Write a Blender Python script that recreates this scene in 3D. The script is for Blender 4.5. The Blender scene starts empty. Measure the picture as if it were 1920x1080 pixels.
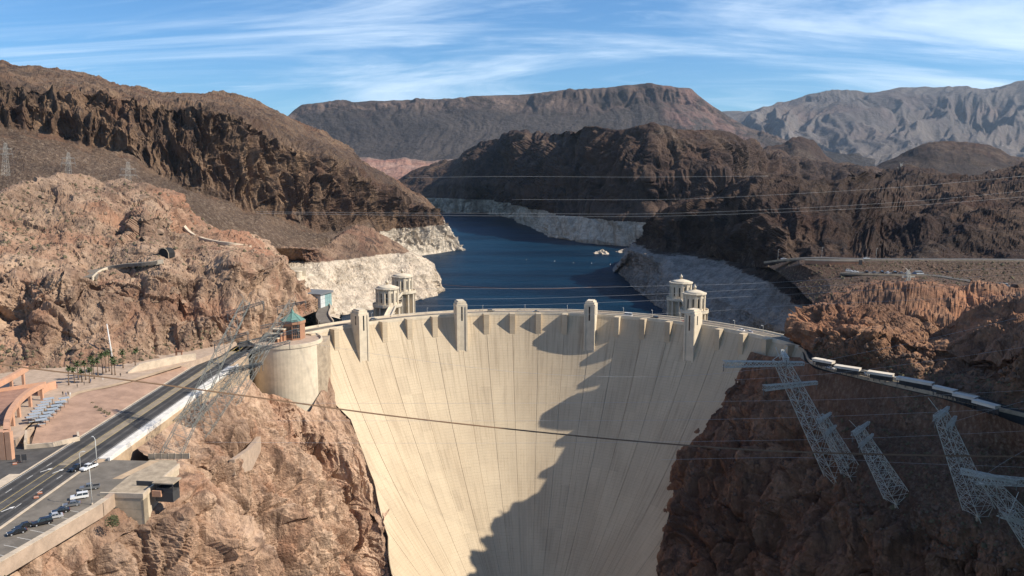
import bpy, bmesh, math, random
import numpy as np
from mathutils import Vector, Matrix
R = math.radians
rng = random.Random(7)

# ---------------------------------------------------------------- camera, sky, sun, exposure
F = 1545.0; PITCH = R(8.47); CAMZ = 97.0          # focal length in photo pixels, pitch, eye height over the dam crest (z = 0)
SUN_AZ = R(79.5)                                   # sun stands behind the camera, this far round to the right
SUN_EL = R(38.5)
SUND = np.array([math.sin(SUN_AZ)*math.cos(SUN_EL), -math.cos(SUN_AZ)*math.cos(SUN_EL), math.sin(SUN_EL)])
scene = bpy.context.scene
C = scene.collection
cam = bpy.data.cameras.new('camera'); camo = bpy.data.objects.new('camera', cam); C.objects.link(camo)
cam.sensor_width = 36.0; cam.lens = F/1920.0*36.0
cam.clip_start = 1.0; cam.clip_end = 90000.0
camo.location = (0, 0, CAMZ); camo.rotation_euler = (R(90)-PITCH, 0, 0)
scene.camera = camo

world = bpy.data.worlds.new('World'); scene.world = world; world.use_nodes = True
wn = world.node_tree.nodes; wl = world.node_tree.links; wn.clear()
def wnode(t, **k):
    n = wn.new(t)
    for a, b in k.items(): setattr(n, a, b)
    return n
wo = wnode('ShaderNodeOutputWorld'); bg = wnode('ShaderNodeBackground'); bg.inputs[1].default_value = 0.082
sky = wnode('ShaderNodeTexSky', sky_type='NISHITA'); sky.sun_disc = False
sky.sun_elevation = SUN_EL; sky.sun_rotation = math.pi - SUN_AZ
sky.altitude = 600; sky.air_density = 1.0; sky.dust_density = 0.4; sky.ozone_density = 2.2
# thin cirrus: noise on a flat layer high above (view direction divided by its height)
tc = wnode('ShaderNodeTexCoord'); sepd = wnode('ShaderNodeSeparateXYZ'); wl.new(tc.outputs['Generated'], sepd.inputs[0])
zc = wnode('ShaderNodeMath', operation='MAXIMUM'); zc.inputs[1].default_value = 0.012; wl.new(sepd.outputs[2], zc.inputs[0])
zadd = wnode('ShaderNodeMath', operation='ADD'); zadd.inputs[1].default_value = 0.16; wl.new(zc.outputs[0], zadd.inputs[0])
dx_ = wnode('ShaderNodeMath', operation='DIVIDE'); wl.new(sepd.outputs[0], dx_.inputs[0]); wl.new(zadd.outputs[0], dx_.inputs[1])
dy_ = wnode('ShaderNodeMath', operation='DIVIDE'); wl.new(sepd.outputs[1], dy_.inputs[0]); wl.new(zadd.outputs[0], dy_.inputs[1])
cmb = wnode('ShaderNodeCombineXYZ'); wl.new(dx_.outputs[0], cmb.inputs[0]); wl.new(dy_.outputs[0], cmb.inputs[1])
def cloud_layer(rot, scl, nscale, detail, dist, lo, hi):
    m = wnode('ShaderNodeMapping'); m.inputs['Rotation'].default_value = (0, 0, rot); m.inputs['Scale'].default_value = scl
    wl.new(cmb.outputs[0], m.inputs[0])
    n = wnode('ShaderNodeTexNoise'); n.inputs['Scale'].default_value = nscale; n.inputs['Detail'].default_value = detail
    n.inputs['Roughness'].default_value = 0.62; n.inputs['Distortion'].default_value = dist
    wl.new(m.outputs[0], n.inputs['Vector'])
    r = wnode('ShaderNodeMapRange'); r.interpolation_type = 'SMOOTHSTEP'
    r.inputs['From Min'].default_value = lo; r.inputs['From Max'].default_value = hi
    wl.new(n.outputs[0], r.inputs['Value'])
    return r.outputs[0]
c1 = cloud_layer(R(24), (0.30, 0.85, 1), 1.25, 10, 1.2, 0.45, 0.72)
c2 = cloud_layer(R(14), (0.7, 2.6, 1), 1.6, 10, 1.6, 0.46, 0.86)
cm = wnode('ShaderNodeMath', operation='MULTIPLY_ADD'); wl.new(c2, cm.inputs[0]); cm.inputs[1].default_value = 0.45; wl.new(c1, cm.inputs[2])
cm2 = wnode('ShaderNodeMath', operation='MULTIPLY', use_clamp=True); wl.new(cm.outputs[0], cm2.inputs[0]); cm2.inputs[1].default_value = 0.58
mixc = wnode('ShaderNodeMix', data_type='RGBA'); wl.new(cm2.outputs[0], mixc.inputs[0])
tint = wnode('ShaderNodeMix', data_type='RGBA', blend_type='MULTIPLY'); tint.inputs[0].default_value = 1.0
wl.new(sky.outputs[0], tint.inputs[6]); tint.inputs[7].default_value = (0.52, 0.88, 1.22, 1)
wl.new(tint.outputs[2], mixc.inputs[6]); mixc.inputs[7].default_value = (9.6, 11.0, 12.4, 1)
wl.new(mixc.outputs[2], bg.inputs[0]); wl.new(bg.outputs[0], wo.inputs[0])

sl = bpy.data.lights.new('sun', 'SUN'); sl.energy = 5.0; sl.angle = R(0.53); sl.color = (1.0, 0.90, 0.75)
so = bpy.data.objects.new('sun', sl); C.objects.link(so)
so.rotation_euler = Vector(SUND).to_track_quat('Z', 'Y').to_euler(); so.location = (400, -300, 600)
scene.view_settings.view_transform = 'Standard'; scene.view_settings.look = 'None'
scene.view_settings.exposure = 0.5; scene.view_settings.gamma = 1.0; scene.view_settings.use_curve_mapping = False
scene.render.engine = 'CYCLES'; scene.cycles.use_denoising = True
scene.cycles.max_bounces = 6; scene.cycles.diffuse_bounces = 3; scene.cycles.volume_bounces = 0

# ---------------------------------------------------------------- photo pixel -> place
CP, SP = math.cos(PITCH), math.sin(PITCH)
def ray(px, py):
    cx = (px-960)/F; cy = (540-py)/F
    return np.array([cx, CP+cy*SP, -SP+cy*CP])
def PY(px, py, Y):
    d = ray(px, py); return np.array([0, 0, CAMZ]) + d*(Y/d[1])
def PZ(px, py, z):
    d = ray(px, py); return np.array([0, 0, CAMZ]) + d*((z-CAMZ)/d[2])
def proj(p):
    p = np.asarray(p, float); q = p - np.array([0, 0, CAMZ])
    dep = np.maximum(q[..., 1]*CP - q[..., 2]*SP, 1.0); up = q[..., 1]*SP + q[..., 2]*CP
    return np.stack([960+F*q[..., 0]/dep, 540-F*up/dep], -1)

# ---------------------------------------------------------------- tags and meshes
def tag(o, label=None, cat=None, group=None, kind=None):
    if label: o['label'] = label
    if cat: o['category'] = cat
    if group: o['group'] = group
    if kind: o['kind'] = kind
    return o
def empty(name, loc=(0, 0, 0), rz=0, label=None, cat=None, group=None):
    o = bpy.data.objects.new(name, None); C.objects.link(o); o.location = loc; o.rotation_euler = (0, 0, rz)
    return tag(o, label, cat, group)
def link(name, me, mat=None, parent=None, loc=None, rz=None):
    o = bpy.data.objects.new(name, me); C.objects.link(o)
    if mat is not None and not me.materials: me.materials.append(mat)
    if parent is not None: o.parent = parent
    if loc is not None: o.location = loc
    if rz is not None: o.rotation_euler = (0, 0, rz)
    return o
def copy_tree(o, parent=None):
    c = o.copy(); C.objects.link(c); c.parent = parent
    for ch in [x for x in o.children]: copy_tree(ch, c)
    return c
class MB:
    """collects boxes, bars, prisms and tubes, then links them as one mesh object"""
    def __init__(s): s.v = []; s.f = []; s.sm = []
    def add(s, vs, fs, smooth=False):
        b = len(s.v); s.v += [tuple(map(float, v)) for v in vs]; s.f += [tuple(b+i for i in f) for f in fs]; s.sm += [smooth]*len(fs); return s
    def box(s, x0, x1, y0, y1, z0, z1):
        return s.add([(x0,y0,z0),(x1,y0,z0),(x1,y1,z0),(x0,y1,z0),(x0,y0,z1),(x1,y0,z1),(x1,y1,z1),(x0,y1,z1)],
                     [(0,3,2,1),(4,5,6,7),(0,1,5,4),(1,2,6,5),(2,3,7,6),(3,0,4,7)])
    def prism(s, poly, z0, z1):
        n = len(poly); z0s = z0 if hasattr(z0, '__len__') else [z0]*n; z1s = z1 if hasattr(z1, '__len__') else [z1]*n
        vs = [(p[0], p[1], z0s[i]) for i, p in enumerate(poly)] + [(p[0], p[1], z1s[i]) for i, p in enumerate(poly)]
        return s.add(vs, [tuple(range(n))[::-1], tuple(range(n, 2*n))] + [(i, (i+1) % n, n+(i+1) % n, n+i) for i in range(n)])
    def bar(s, a, b, r, n=4, r2=None):
        a = Vector(a); b = Vector(b); d = b-a
        if d.length < 1e-6: return s
        d.normalize(); u = d.orthogonal().normalized(); w = d.cross(u); r2 = r if r2 is None else r2
        vs = []
        for k in range(n):
            t = 2*math.pi*(k+.5)/n; o = u*math.cos(t)+w*math.sin(t); vs.append(a+o*r)
        for k in range(n):
            t = 2*math.pi*(k+.5)/n; o = u*math.cos(t)+w*math.sin(t); vs.append(b+o*r2)
        return s.add(vs, [tuple(range(n))[::-1], tuple(range(n, 2*n))] + [(k, (k+1) % n, n+(k+1) % n, n+k) for k in range(n)], n > 6)
    def tube(s, pts, rad, n=6):
        rr = rad if hasattr(rad, '__len__') else [rad]*len(pts)
        pts = [Vector(p) for p in pts]; vs = []; u = None
        for i, p in enumerate(pts):
            d = (pts[min(i+1, len(pts)-1)]-pts[max(i-1, 0)]).normalized()
            u = d.orthogonal().normalized() if u is None else (u-d*u.dot(d)).normalized()
            w = d.cross(u)
            for k in range(n):
                t = 2*math.pi*k/n; vs.append(p+(u*math.cos(t)+w*math.sin(t))*rr[i])
        fs = [tuple(range(n))[::-1], tuple((len(pts)-1)*n+k for k in range(n))]
        for i in range(len(pts)-1):
            fs += [(i*n+k, i*n+(k+1) % n, (i+1)*n+(k+1) % n, (i+1)*n+k) for k in range(n)]
        return s.add(vs, fs, True)
    def lathe(s, prof, n=16, c=(0, 0), a0=0.0, smooth=False):
        vs = [(c[0]+r*math.cos(a0+2*math.pi*k/n), c[1]+r*math.sin(a0+2*math.pi*k/n), z) for r, z in prof for k in range(n)]
        m = len(prof); fs = [tuple(range(n))[::-1], tuple((m-1)*n+k for k in range(n))]
        for i in range(m-1): fs += [(i*n+k, i*n+(k+1) % n, (i+1)*n+(k+1) % n, (i+1)*n+k) for k in range(n)]
        return s.add(vs, fs, smooth)
    def mesh(s, name='mesh'):
        me = bpy.data.meshes.new(name); me.from_pydata(s.v, [], s.f); me.polygons.foreach_set('use_smooth', s.sm); me.update(); return me
    def build(s, name, mat=None, parent=None, loc=None, rz=None):
        return link(name, s.mesh(name), mat, parent, loc, rz)

# ---------------------------------------------------------------- noise (numpy)
_r = np.random.RandomState(11)
_perm = np.concatenate([_r.permutation(256)]*3).astype(np.int32)
_g = _r.normal(size=(256, 3)).astype(np.float32); _g /= np.linalg.norm(_g, axis=1, keepdims=True)
def pnoise(p):
    p = np.asarray(p, np.float32); out = np.empty(len(p), np.float32)
    for s in range(0, len(p), 200000):
        q = p[s:s+200000]; i = np.floor(q); f = q-i; i = i.astype(np.int32) & 255
        w = f*f*f*(f*(f*6-15)+10); res = 0
        for dx in (0, 1):
            hx = _perm[i[:, 0]+dx]; wx = w[:, 0] if dx else 1-w[:, 0]
            for dy in (0, 1):
                hy = _perm[hx+((i[:, 1]+dy) & 255)]; wy = w[:, 1] if dy else 1-w[:, 1]
                for dz in (0, 1):
                    g = _g[_perm[hy+((i[:, 2]+dz) & 255)]]; wz = w[:, 2] if dz else 1-w[:, 2]
                    res = res + wx*wy*wz*(g[:, 0]*(f[:, 0]-dx)+g[:, 1]*(f[:, 1]-dy)+g[:, 2]*(f[:, 2]-dz))
        out[s:s+200000] = res*1.6
    return out
def fbm(p, lam, octv, gain=.5, off=0.0):
    a = 1.0; t = 0; q = np.asarray(p, np.float32)/lam+off
    for _ in range(octv): t = t+a*pnoise(q); q = q*2.03+17.3; a *= gain
    return t
def ridged(p, lam, octv, gain=.5, off=0.0):
    a = 1.0; t = 0; q = np.asarray(p, np.float32)/lam+off
    for _ in range(octv): t = t+a*(1-2*np.abs(pnoise(q))); q = q*2.07+9.1; a *= gain
    return t
def blocks(p, lam, steps=3.0, off=0.0):
    n = pnoise(np.asarray(p, np.float32)/lam+off)*steps; i = np.floor(n); f = n-i
    f = np.clip((f-.36)/.28, 0, 1); return (i+f*f*(3-2*f))/steps
def sstep(x, a, b):
    t = np.clip((x-a)/(b-a), 0, 1); return t*t*(3-2*t)

# ---------------------------------------------------------------- lofted terrain
def RY(*pts): return [(p[0],)+tuple(PY(p[0], p[1], p[2])) for p in pts]       # (px, py, distance)
def RZ(*pts): return [(p[0],)+tuple(PZ(p[0], p[1], p[2])) for p in pts]       # (px, py, height)
def RW(*pts): return [tuple(map(float, p)) for p in pts]                      # (u, x, y, z)
def back(row, dy, dz, dx=0.0): return [(p[0], p[1]*(1+dy/max(p[2], 1))+dx, p[2]+dy, p[3]+dz) for p in row]
def lower(row, z): return [(p[0], p[1], p[2], z) for p in row]
def loft(rows, step=1.6, nu_max=1500, blur=0):
    """rows: (row, weight, zone). -> grid points G[nv,nu,3], weight, zone. Sampled about `step` photo pixels apart."""
    us = [q[0] for r, _, _ in rows for q in r]; u0, u1 = min(us), max(us)
    K = 240; uu = np.linspace(u0, u1, K)
    def samp(r, u):
        a = np.array(r); return np.stack([np.interp(u, a[:, 0], a[:, k]) for k in (1, 2, 3)], -1)
    pr = [np.clip(proj(samp(r, uu)), [-150, -150], [2070, 1230]) for r, _, _ in rows]
    nu = int(min(nu_max, max(24, max(np.abs(np.diff(p, axis=0)).sum(0).max() for p in pr)/step)))
    u = np.linspace(u0, u1, nu); S = [samp(r, u) for r, _, _ in rows]
    G, W, Z = [], [], []
    for i in range(len(rows)-1):
        L = np.percentile(np.linalg.norm(pr[i+1]-pr[i], axis=1), 80); n = int(max(3, min(520, L/step)))
        t = (np.arange(n)/n)[:, None, None]
        G.append(S[i]*(1-t)+S[i+1]*t)
        for A, k in ((W, 1), (Z, 2)):
            a, b = rows[i][k], rows[i+1][k]
            a = np.interp(u, [q[0] for q in a], [q[1] for q in a]) if hasattr(a, '__len__') else np.full(nu, a)
            b = np.interp(u, [q[0] for q in b], [q[1] for q in b]) if hasattr(b, '__len__') else np.full(nu, b)
            A.append(a*(1-t[:, :, 0])+b*t[:, :, 0])
    G.append(S[-1][None]); W.append(np.full((1, nu), W[-1][-1].mean())); Z.append(np.full((1, nu), Z[-1][-1].mean()))
    G = np.concatenate(G); W = np.concatenate(W); Z = np.concatenate(Z)
    for _ in range(blur):
        G[1:-1] = (G[:-2]+2*G[1:-1]+G[2:])/4; G[:, 1:-1] = (G[:, :-2]+2*G[:, 1:-1]+G[:, 2:])/4
    return G, W, Z
def grid_normals(G):
    du = np.gradient(G, axis=1); dv = np.gradient(G, axis=0); n = np.cross(du, dv)
    n /= np.maximum(np.linalg.norm(n, axis=2, keepdims=True), 1e-9)
    v = np.array([0, 0, CAMZ])-G
    if (n*v).sum(2).mean() < 0: n = -n
    return n
def grid_mesh(name, G, mat, zone=None, smooth=True, kind='structure', parent=None):
    nv, nu, _ = G.shape; me = bpy.data.meshes.new(name)
    idx = np.arange(nv*nu).reshape(nv, nu)
    q = np.stack([idx[:-1, :-1], idx[:-1, 1:], idx[1:, 1:], idx[1:, :-1]], -1).reshape(-1, 4)
    me.vertices.add(nv*nu); me.vertices.foreach_set('co', G.reshape(-1).astype(np.float32))
    me.loops.add(q.size); me.loops.foreach_set('vertex_index', q.reshape(-1).astype(np.int32))
    me.polygons.add(len(q)); me.polygons.foreach_set('loop_start', np.arange(0, q.size, 4, dtype=np.int32))
    me.polygons.foreach_set('use_smooth', np.full(len(q), smooth))
    if zone is not None:
        at = me.attributes.new('zone', 'FLOAT', 'POINT'); at.data.foreach_set('value', zone.reshape(-1).astype(np.float32))
    me.update(calc_edges=True); o = link(name, me, mat, parent)
    if kind: o['kind'] = kind
    return o
def billow(p, lam, octv, gain=.5, off=0.0):
    a = 1.0; t = 0; q = np.asarray(p, np.float32)/lam+off
    for _ in range(octv): t = t+a*(2*np.abs(pnoise(q))-.5); q = q*2.11+5.3; a *= gain
    return t
def crack(p, lam, w, off=0.0):
    n = np.abs(pnoise(np.asarray(p, np.float32)/lam+off)); return 1-sstep(n, 0, w)
def facets(p, lam, tilt=.55, off=0):
    """broken rock: every jittered cell gets its own height and its own tilted face (in units of lam)"""
    out = np.empty(len(p), np.float32)
    for s0 in range(0, len(p), 200000):
        q = np.asarray(p[s0:s0+200000], np.float32)/lam+off; b = np.floor(q-.5); best = np.full(len(q), 1e9, np.float32); bh = np.zeros(len(q), np.int32); bd = np.zeros_like(q)
        for dx in (0, 1):
            for dy in (0, 1):
                for dz in (0, 1):
                    c = b+np.array([dx, dy, dz], np.float32); i = c.astype(np.int32) & 255
                    h = _perm[_perm[_perm[i[:, 0]]+i[:, 1]]+i[:, 2]]
                    v = q-(c+.5+_g[h]*.42); d = (v*v).sum(1); m = d < best
                    best = np.where(m, d, best); bh = np.where(m, h, bh); bd = np.where(m[:, None], v, bd)
        out[s0:s0+200000] = (bh/255.-.5)*.9+tilt*(bd*_g[_perm[bh+7]]).sum(1)
    return out
def rock_disp(P, s, steep, flute=1.0, block=1.0, big=1.0, zs=.3, angular=0.0):
    """outward displacement in metres for craggy rock whose main features are s metres across"""
    q = P*np.array([1, 1, zs], np.float32); qq = P*np.array([1, 1, min(1, zs*2.2)], np.float32)
    warp = np.stack([fbm(P, s*1.5, 2, off=3.3), fbm(P, s*1.5, 2, off=8.1), fbm(P, s*1.5, 2, off=5.7)], -1)*s*.3
    d = big*.5*s*fbm(P, s*3.6, 3, off=1.7)
    k = .25+.75*steep
    d = d+k*flute*.42*s*billow(q+warp*.35, s*1.9, 3, .5, 4.4)
    d = d+k*block*(.40*s*blocks(qq+warp, s*1.1, 2.2, 2.2)+.22*s*blocks(qq+warp*.6, s*.46, 2.0, 7.7)+.09*s*blocks(qq+warp*.5, s*.2, 2.0, 1.1))
    d = d-k*flute*(.42*s*crack(q+warp*.6, s*2.6, .10, 3.7)+.26*s*crack(q+warp*.8, s*1.1, .11, 6.2))-k*block*.12*s*crack(qq+warp, s*.5, .13, 8.8)
    if angular:
        d = d+(.35+.65*steep)*angular*(.34*s*facets(qq+warp*.5, s*.95)+.15*s*facets(qq+warp*.4, s*.42, .6, 31.7)+.055*s*facets(qq, s*.17, .6, 57.3))
    d = d+(.5+.5*steep)*.055*s*ridged(qq+warp, s*.21, 3, .65, 6.1)
    return d
# ---------------------------------------------------------------- materials
class NT:
    def __init__(s, name):
        s.m = bpy.data.materials.new(name); s.m.use_nodes = True; s.t = s.m.node_tree; s.n = s.t.nodes; s.l = s.t.links
        s.b = s.n['Principled BSDF']
    def node(s, t, ins=None, **k):
        n = s.n.new(t)
        for a, b in k.items(): setattr(n, a, b)
        for a, b in (ins or {}).items():
            if hasattr(b, 'is_output'): s.l.new(b, n.inputs[a])
            else: n.inputs[a].default_value = b
        return n
    def math(s, op, a, b=0.0, c=0.0, clamp=False):
        return s.node('ShaderNodeMath', {0: a, 1: b, 2: c}, operation=op, use_clamp=clamp).outputs[0]
    def noise(s, vec, scale, detail=4, rough=.55, dist=0.0):
        return s.node('ShaderNodeTexNoise', {'Vector': vec, 'Scale': scale, 'Detail': detail, 'Roughness': rough, 'Distortion': dist}).outputs[0]
    def rng(s, v, a, b, c=0.0, d=1.0, smooth=True):
        n = s.node('ShaderNodeMapRange', {'Value': v, 'From Min': a, 'From Max': b, 'To Min': c, 'To Max': d})
        n.interpolation_type = 'SMOOTHSTEP' if smooth else 'LINEAR'; return n.outputs[0]
    def mix(s, f, a, b, mode='MIX'):
        n = s.node('ShaderNodeMix', data_type='RGBA', blend_type=mode)
        for i, v in ((0, f), (6, a), (7, b)):
            if hasattr(v, 'is_output'): s.l.new(v, n.inputs[i])
            else: n.inputs[i].default_value = v if i == 0 else tuple(v)+(1,)*(4-len(v))
        return n.outputs[2]
    def vmul(s, vec, sc):
        return s.node('ShaderNodeVectorMath', {0: vec, 1: sc}, operation='MULTIPLY').outputs[0]
    def pos(s): return s.node('ShaderNodeNewGeometry').outputs['Position']
    def obj(s): return s.node('ShaderNodeTexCoord').outputs['Object']
    def bump(s, h, strength, dist):
        n = s.node('ShaderNodeBump', {'Height': h, 'Strength': strength, 'Distance': dist}); s.l.new(n.outputs[0], s.b.inputs['Normal'])
    def col(s, c): 
        if hasattr(c, 'is_output'): s.l.new(c, s.b.inputs['Base Color'])
        else: s.b.inputs['Base Color'].default_value = tuple(c)+(1,)
    def set(s, **k):
        for a, b in k.items():
            i = s.b.inputs[a.replace('_', ' ')]
            if hasattr(b, 'is_output'): s.l.new(b, i)
            else: i.default_value = b
        return s.m

def rock_mat(name, light, mid, dark, red, talus, s, ring=False, darkness=.5, ringcol=(.60, .53, .43), bump=.6, dirt=(.30, .24, .18), vz=.45, extra=None):
    """weathered rock; s = size in metres of its colour patches. zone attribute: 0 bare cliff, 1 scree and soil"""
    k = NT(name); p = k.pos()
    big = k.noise(p, 1/(s*4), 5, .6, .6); med = k.noise(k.vmul(p, (1, 1, vz)), 1/s, 7, .62, .4)
    streak = k.noise(k.vmul(p, (1, 1, .22)), 1/(s*.7), 8, .66, .5)
    fine = k.noise(k.vmul(p, (1, 1, vz)), 6/s, 6, .7)
    c = k.mix(k.rng(med, .36, .66), mid, light)
    c = k.mix(k.rng(big, .48, .66), c, red)
    c = k.mix(k.math('MULTIPLY', k.rng(streak, .50-.12*(darkness-.5), .66-.12*(darkness-.5)), darkness+.25, clamp=True), c, dark)
    z = k.node('ShaderNodeAttribute', attribute_name='zone').outputs['Fac']
    zt = k.rng(k.math('ADD', z, k.math('MULTIPLY', k.math('SUBTRACT', med, .5), 1.3)), .32, .68)
    c2 = k.mix(k.rng(big, .38, .62), talus, [a*.72 for a in talus])
    c2 = k.mix(k.math('MULTIPLY', k.rng(fine, .45, .75), .5), c2, dirt)
    c = k.mix(zt, c, c2)
    c = k.mix(k.rng(k.noise(p, 1/(s*9), 4, .55), .46, .66, 0, .55), c, dark)
    c = k.mix(1.0, c, k.node('ShaderNodeCombineColor', {i: k.rng(fine, .25, .75, .68, 1.32, False) for i in range(3)}).outputs[0], 'MULTIPLY')
    if ring:
        zz = k.node('ShaderNodeSeparateXYZ', {0: p}).outputs[2]
        ed = k.math('ADD', zz, k.math('MULTIPLY', k.math('SUBTRACT', k.noise(p, .09, 5, .65), .5), 5.0))
        rm = k.rng(ed, -1.4, -2.8)
        rc = k.mix(k.rng(k.noise(k.vmul(p, (1, 1, .5)), .10, 9, .72), .40, .62), ringcol, [a*.55 for a in ringcol])
        rc = k.mix(k.rng(k.noise(p, .35, 7, .7), .52, .68, 0, .7), rc, [ringcol[0]*.42, ringcol[1]*.36, ringcol[2]*.32])
        rc = k.mix(k.rng(k.noise(k.vmul(p, (.15, .15, 4)), .16, 4), .45, .66, 0, .45), rc, [ringcol[0]*.6, ringcol[1]*.56, ringcol[2]*.55])
        c = k.mix(rm, c, rc)
    if extra:                                      # a stretch of differently coloured rock: (colour, x0, x1, x2, x3)
        xx = k.node('ShaderNodeSeparateXYZ', {0: p}).outputs[0]
        em = k.math('MULTIPLY', k.rng(xx, extra[1], extra[2]), k.rng(xx, extra[4], extra[3]))
        c = k.mix(k.math('MULTIPLY', em, k.rng(med, .42, .60)), c, extra[0])
    k.col(c); k.set(Roughness=.95)
    k.b.inputs['Specular IOR Level'].default_value = .15
    h = k.math('ADD', k.noise(p, 9/s, 5, .7), k.math('MULTIPLY', k.noise(k.vmul(p, (1, 1, .5)), 2.2/s, 5, .65), 1.6))
    k.bump(h, bump, s*.16)
    return k.m

M = {}
M['rock_near'] = rock_mat('rock_near_left', (.55, .395, .285), (.37, .240, .165), (.105, .067, .050), (.36, .205, .135), (.35, .23, .165), 10, darkness=.55, vz=.25)
M['rock_hill'] = rock_mat('rock_hillside', (.47, .335, .235), (.29, .188, .130), (.085, .055, .042), (.32, .170, .108), (.27, .190, .140), 15, ring=True, ringcol=(.60, .51, .40), darkness=.5)
M['rock_headland'] = rock_mat('rock_headland', (.30, .205, .140), (.175, .112, .078), (.060, .042, .034), (.19, .108, .074), (.165, .112, .080), 12, ring=True, darkness=.6, ringcol=(.60, .51, .40))
M['rock_ridge'] = rock_mat('rock_ridge', (.235, .155, .098), (.118, .074, .050), (.040, .029, .025), (.122, .070, .047), (.108, .074, .054), 22, ring=True, darkness=.66)
M['rock_right'] = rock_mat('rock_right_near', (.30, .170, .105), (.185, .098, .062), (.065, .040, .031), (.235, .115, .068), (.17, .100, .068), 9, darkness=.5)
M['rock_outcrop'] = rock_mat('rock_outcrop', (.31, .18, .112), (.185, .102, .066), (.085, .052, .040), (.34, .17, .098), (.090, .060, .045), 10, ring=True, darkness=.5)
M['rock_dark'] = rock_mat('rock_dark_hill', (.100, .066, .047), (.044, .029, .023), (.020, .015, .014), (.060, .034, .025), (.050, .035, .027), 28, ring=True, darkness=.6, ringcol=(.34, .31, .275))
M['rock_mid'] = rock_mat('rock_mid_hills', (.105, .070, .051), (.047, .031, .026), (.023, .018, .018), (.078, .047, .034), (.066, .047, .036), 55, ring=True, darkness=.55)
M['rock_red'] = rock_mat('rock_red_low', (.36, .23, .18), (.29, .165, .125), (.12, .085, .075), (.33, .155, .11), (.23, .165, .135), 160, darkness=.4)
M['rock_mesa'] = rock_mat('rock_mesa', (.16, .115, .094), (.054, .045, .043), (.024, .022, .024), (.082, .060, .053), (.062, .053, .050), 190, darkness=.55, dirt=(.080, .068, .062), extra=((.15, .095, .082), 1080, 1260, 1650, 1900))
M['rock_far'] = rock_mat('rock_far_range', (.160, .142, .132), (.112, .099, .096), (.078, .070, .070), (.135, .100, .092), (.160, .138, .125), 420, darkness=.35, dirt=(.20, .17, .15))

def flat_mat(name, c, rough=.8, var=.18, s=2.0, spec=.3, metal=0.0, bump=0.0):
    k = NT(name); p = k.pos()
    n = k.noise(p, 1/s, 6, .65); f = k.noise(p, 7/s, 4, .6)
    c1 = k.mix(k.rng(n, .32, .68), [a*(1-var) for a in c], [min(1, a*(1+var)) for a in c])
    c1 = k.mix(k.rng(f, .3, .7, 0, var), c1, [a*.6 for a in c])
    k.col(c1); k.set(Roughness=rough, Metallic=metal); k.b.inputs['Specular IOR Level'].default_value = spec
    if bump: k.bump(f, bump, .05)
    return k.m
M['asphalt'] = flat_mat('asphalt', (.085, .080, .076), .9, .25, 5)
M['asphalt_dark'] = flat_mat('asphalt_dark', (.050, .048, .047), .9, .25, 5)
M['lane_dust'] = flat_mat('lane_dust', (.26, .215, .16), .9, .2, 4)
M['lot'] = flat_mat('parking_asphalt', (.165, .145, .122), .9, .2, 5)
M['paint'] = flat_mat('road_paint', (.72, .70, .66), .7, .12, .6)
M['paint_yellow'] = flat_mat('road_paint_yellow', (.62, .46, .16), .7, .12, .6)
M['kerb'] = flat_mat('kerb_concrete', (.52, .43, .33), .85, .15, 3)
M['white_conc'] = flat_mat('white_concrete', (.66, .63, .58), .8, .12, 3)
M['conc'] = flat_mat('pale_concrete', (.50, .42, .31), .85, .16, 4)
M['conc_tower'] = flat_mat('tower_concrete', (.60, .52, .40), .82, .10, 4)
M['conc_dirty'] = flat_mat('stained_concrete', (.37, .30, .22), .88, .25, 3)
M['salmon'] = flat_mat('salmon_concrete', (.50, .285, .185), .85, .10, 4)
M['salmon_dark'] = flat_mat('salmon_paving', (.30, .175, .128), .9, .18, 3)
M['paving'] = flat_mat('tan_paving', (.41, .31, .235), .9, .14, 3)
M['bank'] = flat_mat('pink_gravel_bank', (.34, .222, .162), .95, .2, 6)
M['bank_tan'] = flat_mat('tan_gravel_bank', (.45, .33, .22), .95, .2, 6)
M['galv'] = flat_mat('galvanised_steel', (.52, .52, .47), .55, .2, 1.5, .35, .0)
M['galv_dark'] = flat_mat('weathered_steel_lattice', (.20, .205, .19), .6, .2, 1.5, .3)
M['wire'] = flat_mat('aluminium_wire', (.50, .50, .50), .5, .05, 3, .5, .3)
M['cable'] = flat_mat('rusty_cable', (.21, .13, .075), .7, .15, 2)
M['porcelain'] = flat_mat('porcelain', (.16, .15, .14), .35, .1, 1)
M['black'] = flat_mat('rubber_and_tunnel_black', (.018, .018, .018), .8, .1, 1)
M['glass'] = flat_mat('dark_glass', (.022, .026, .030), .12, .05, 1, .6)
M['steel_dark'] = flat_mat('dark_steel', (.055, .055, .058), .6, .1, 1)
M['copper'] = flat_mat('green_copper', (.125, .24, .205), .6, .16, 2)
M['brick_red'] = flat_mat('terracotta_panel', (.34, .185, .115), .8, .12, 3)
M['grey_clad'] = flat_mat('grey_cladding', (.17, .175, .18), .6, .08, 3)
M['teal_clad'] = flat_mat('teal_glazed_cladding', (.23, .36, .36), .35, .08, 3)
M['pale_clad'] = flat_mat('pale_cladding', (.55, .57, .56), .5, .08, 3)
M['canopy_roof'] = flat_mat('canopy_roof', (.62, .56, .48), .75, .10, 5)
M['blue_grey'] = flat_mat('blue_grey_metal', (.33, .38, .43), .45, .1, 2)
M['trunk'] = flat_mat('palm_trunk', (.18, .125, .085), .95, .25, .4)
M['frond'] = flat_mat('palm_frond', (.060, .082, .030), .6, .3, .8)
M['frond_dry'] = flat_mat('palm_dry_frond', (.20, .145, .085), .9, .25, .6)
M['leaf'] = flat_mat('shrub_leaf', (.075, .085, .038), .8, .35, .6)
M['bark'] = flat_mat('shrub_bark', (.12, .09, .065), .95, .2, .3)
M['orange'] = flat_mat('orange_plastic', (.42, .16, .085), .6, .1, 1)
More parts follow.
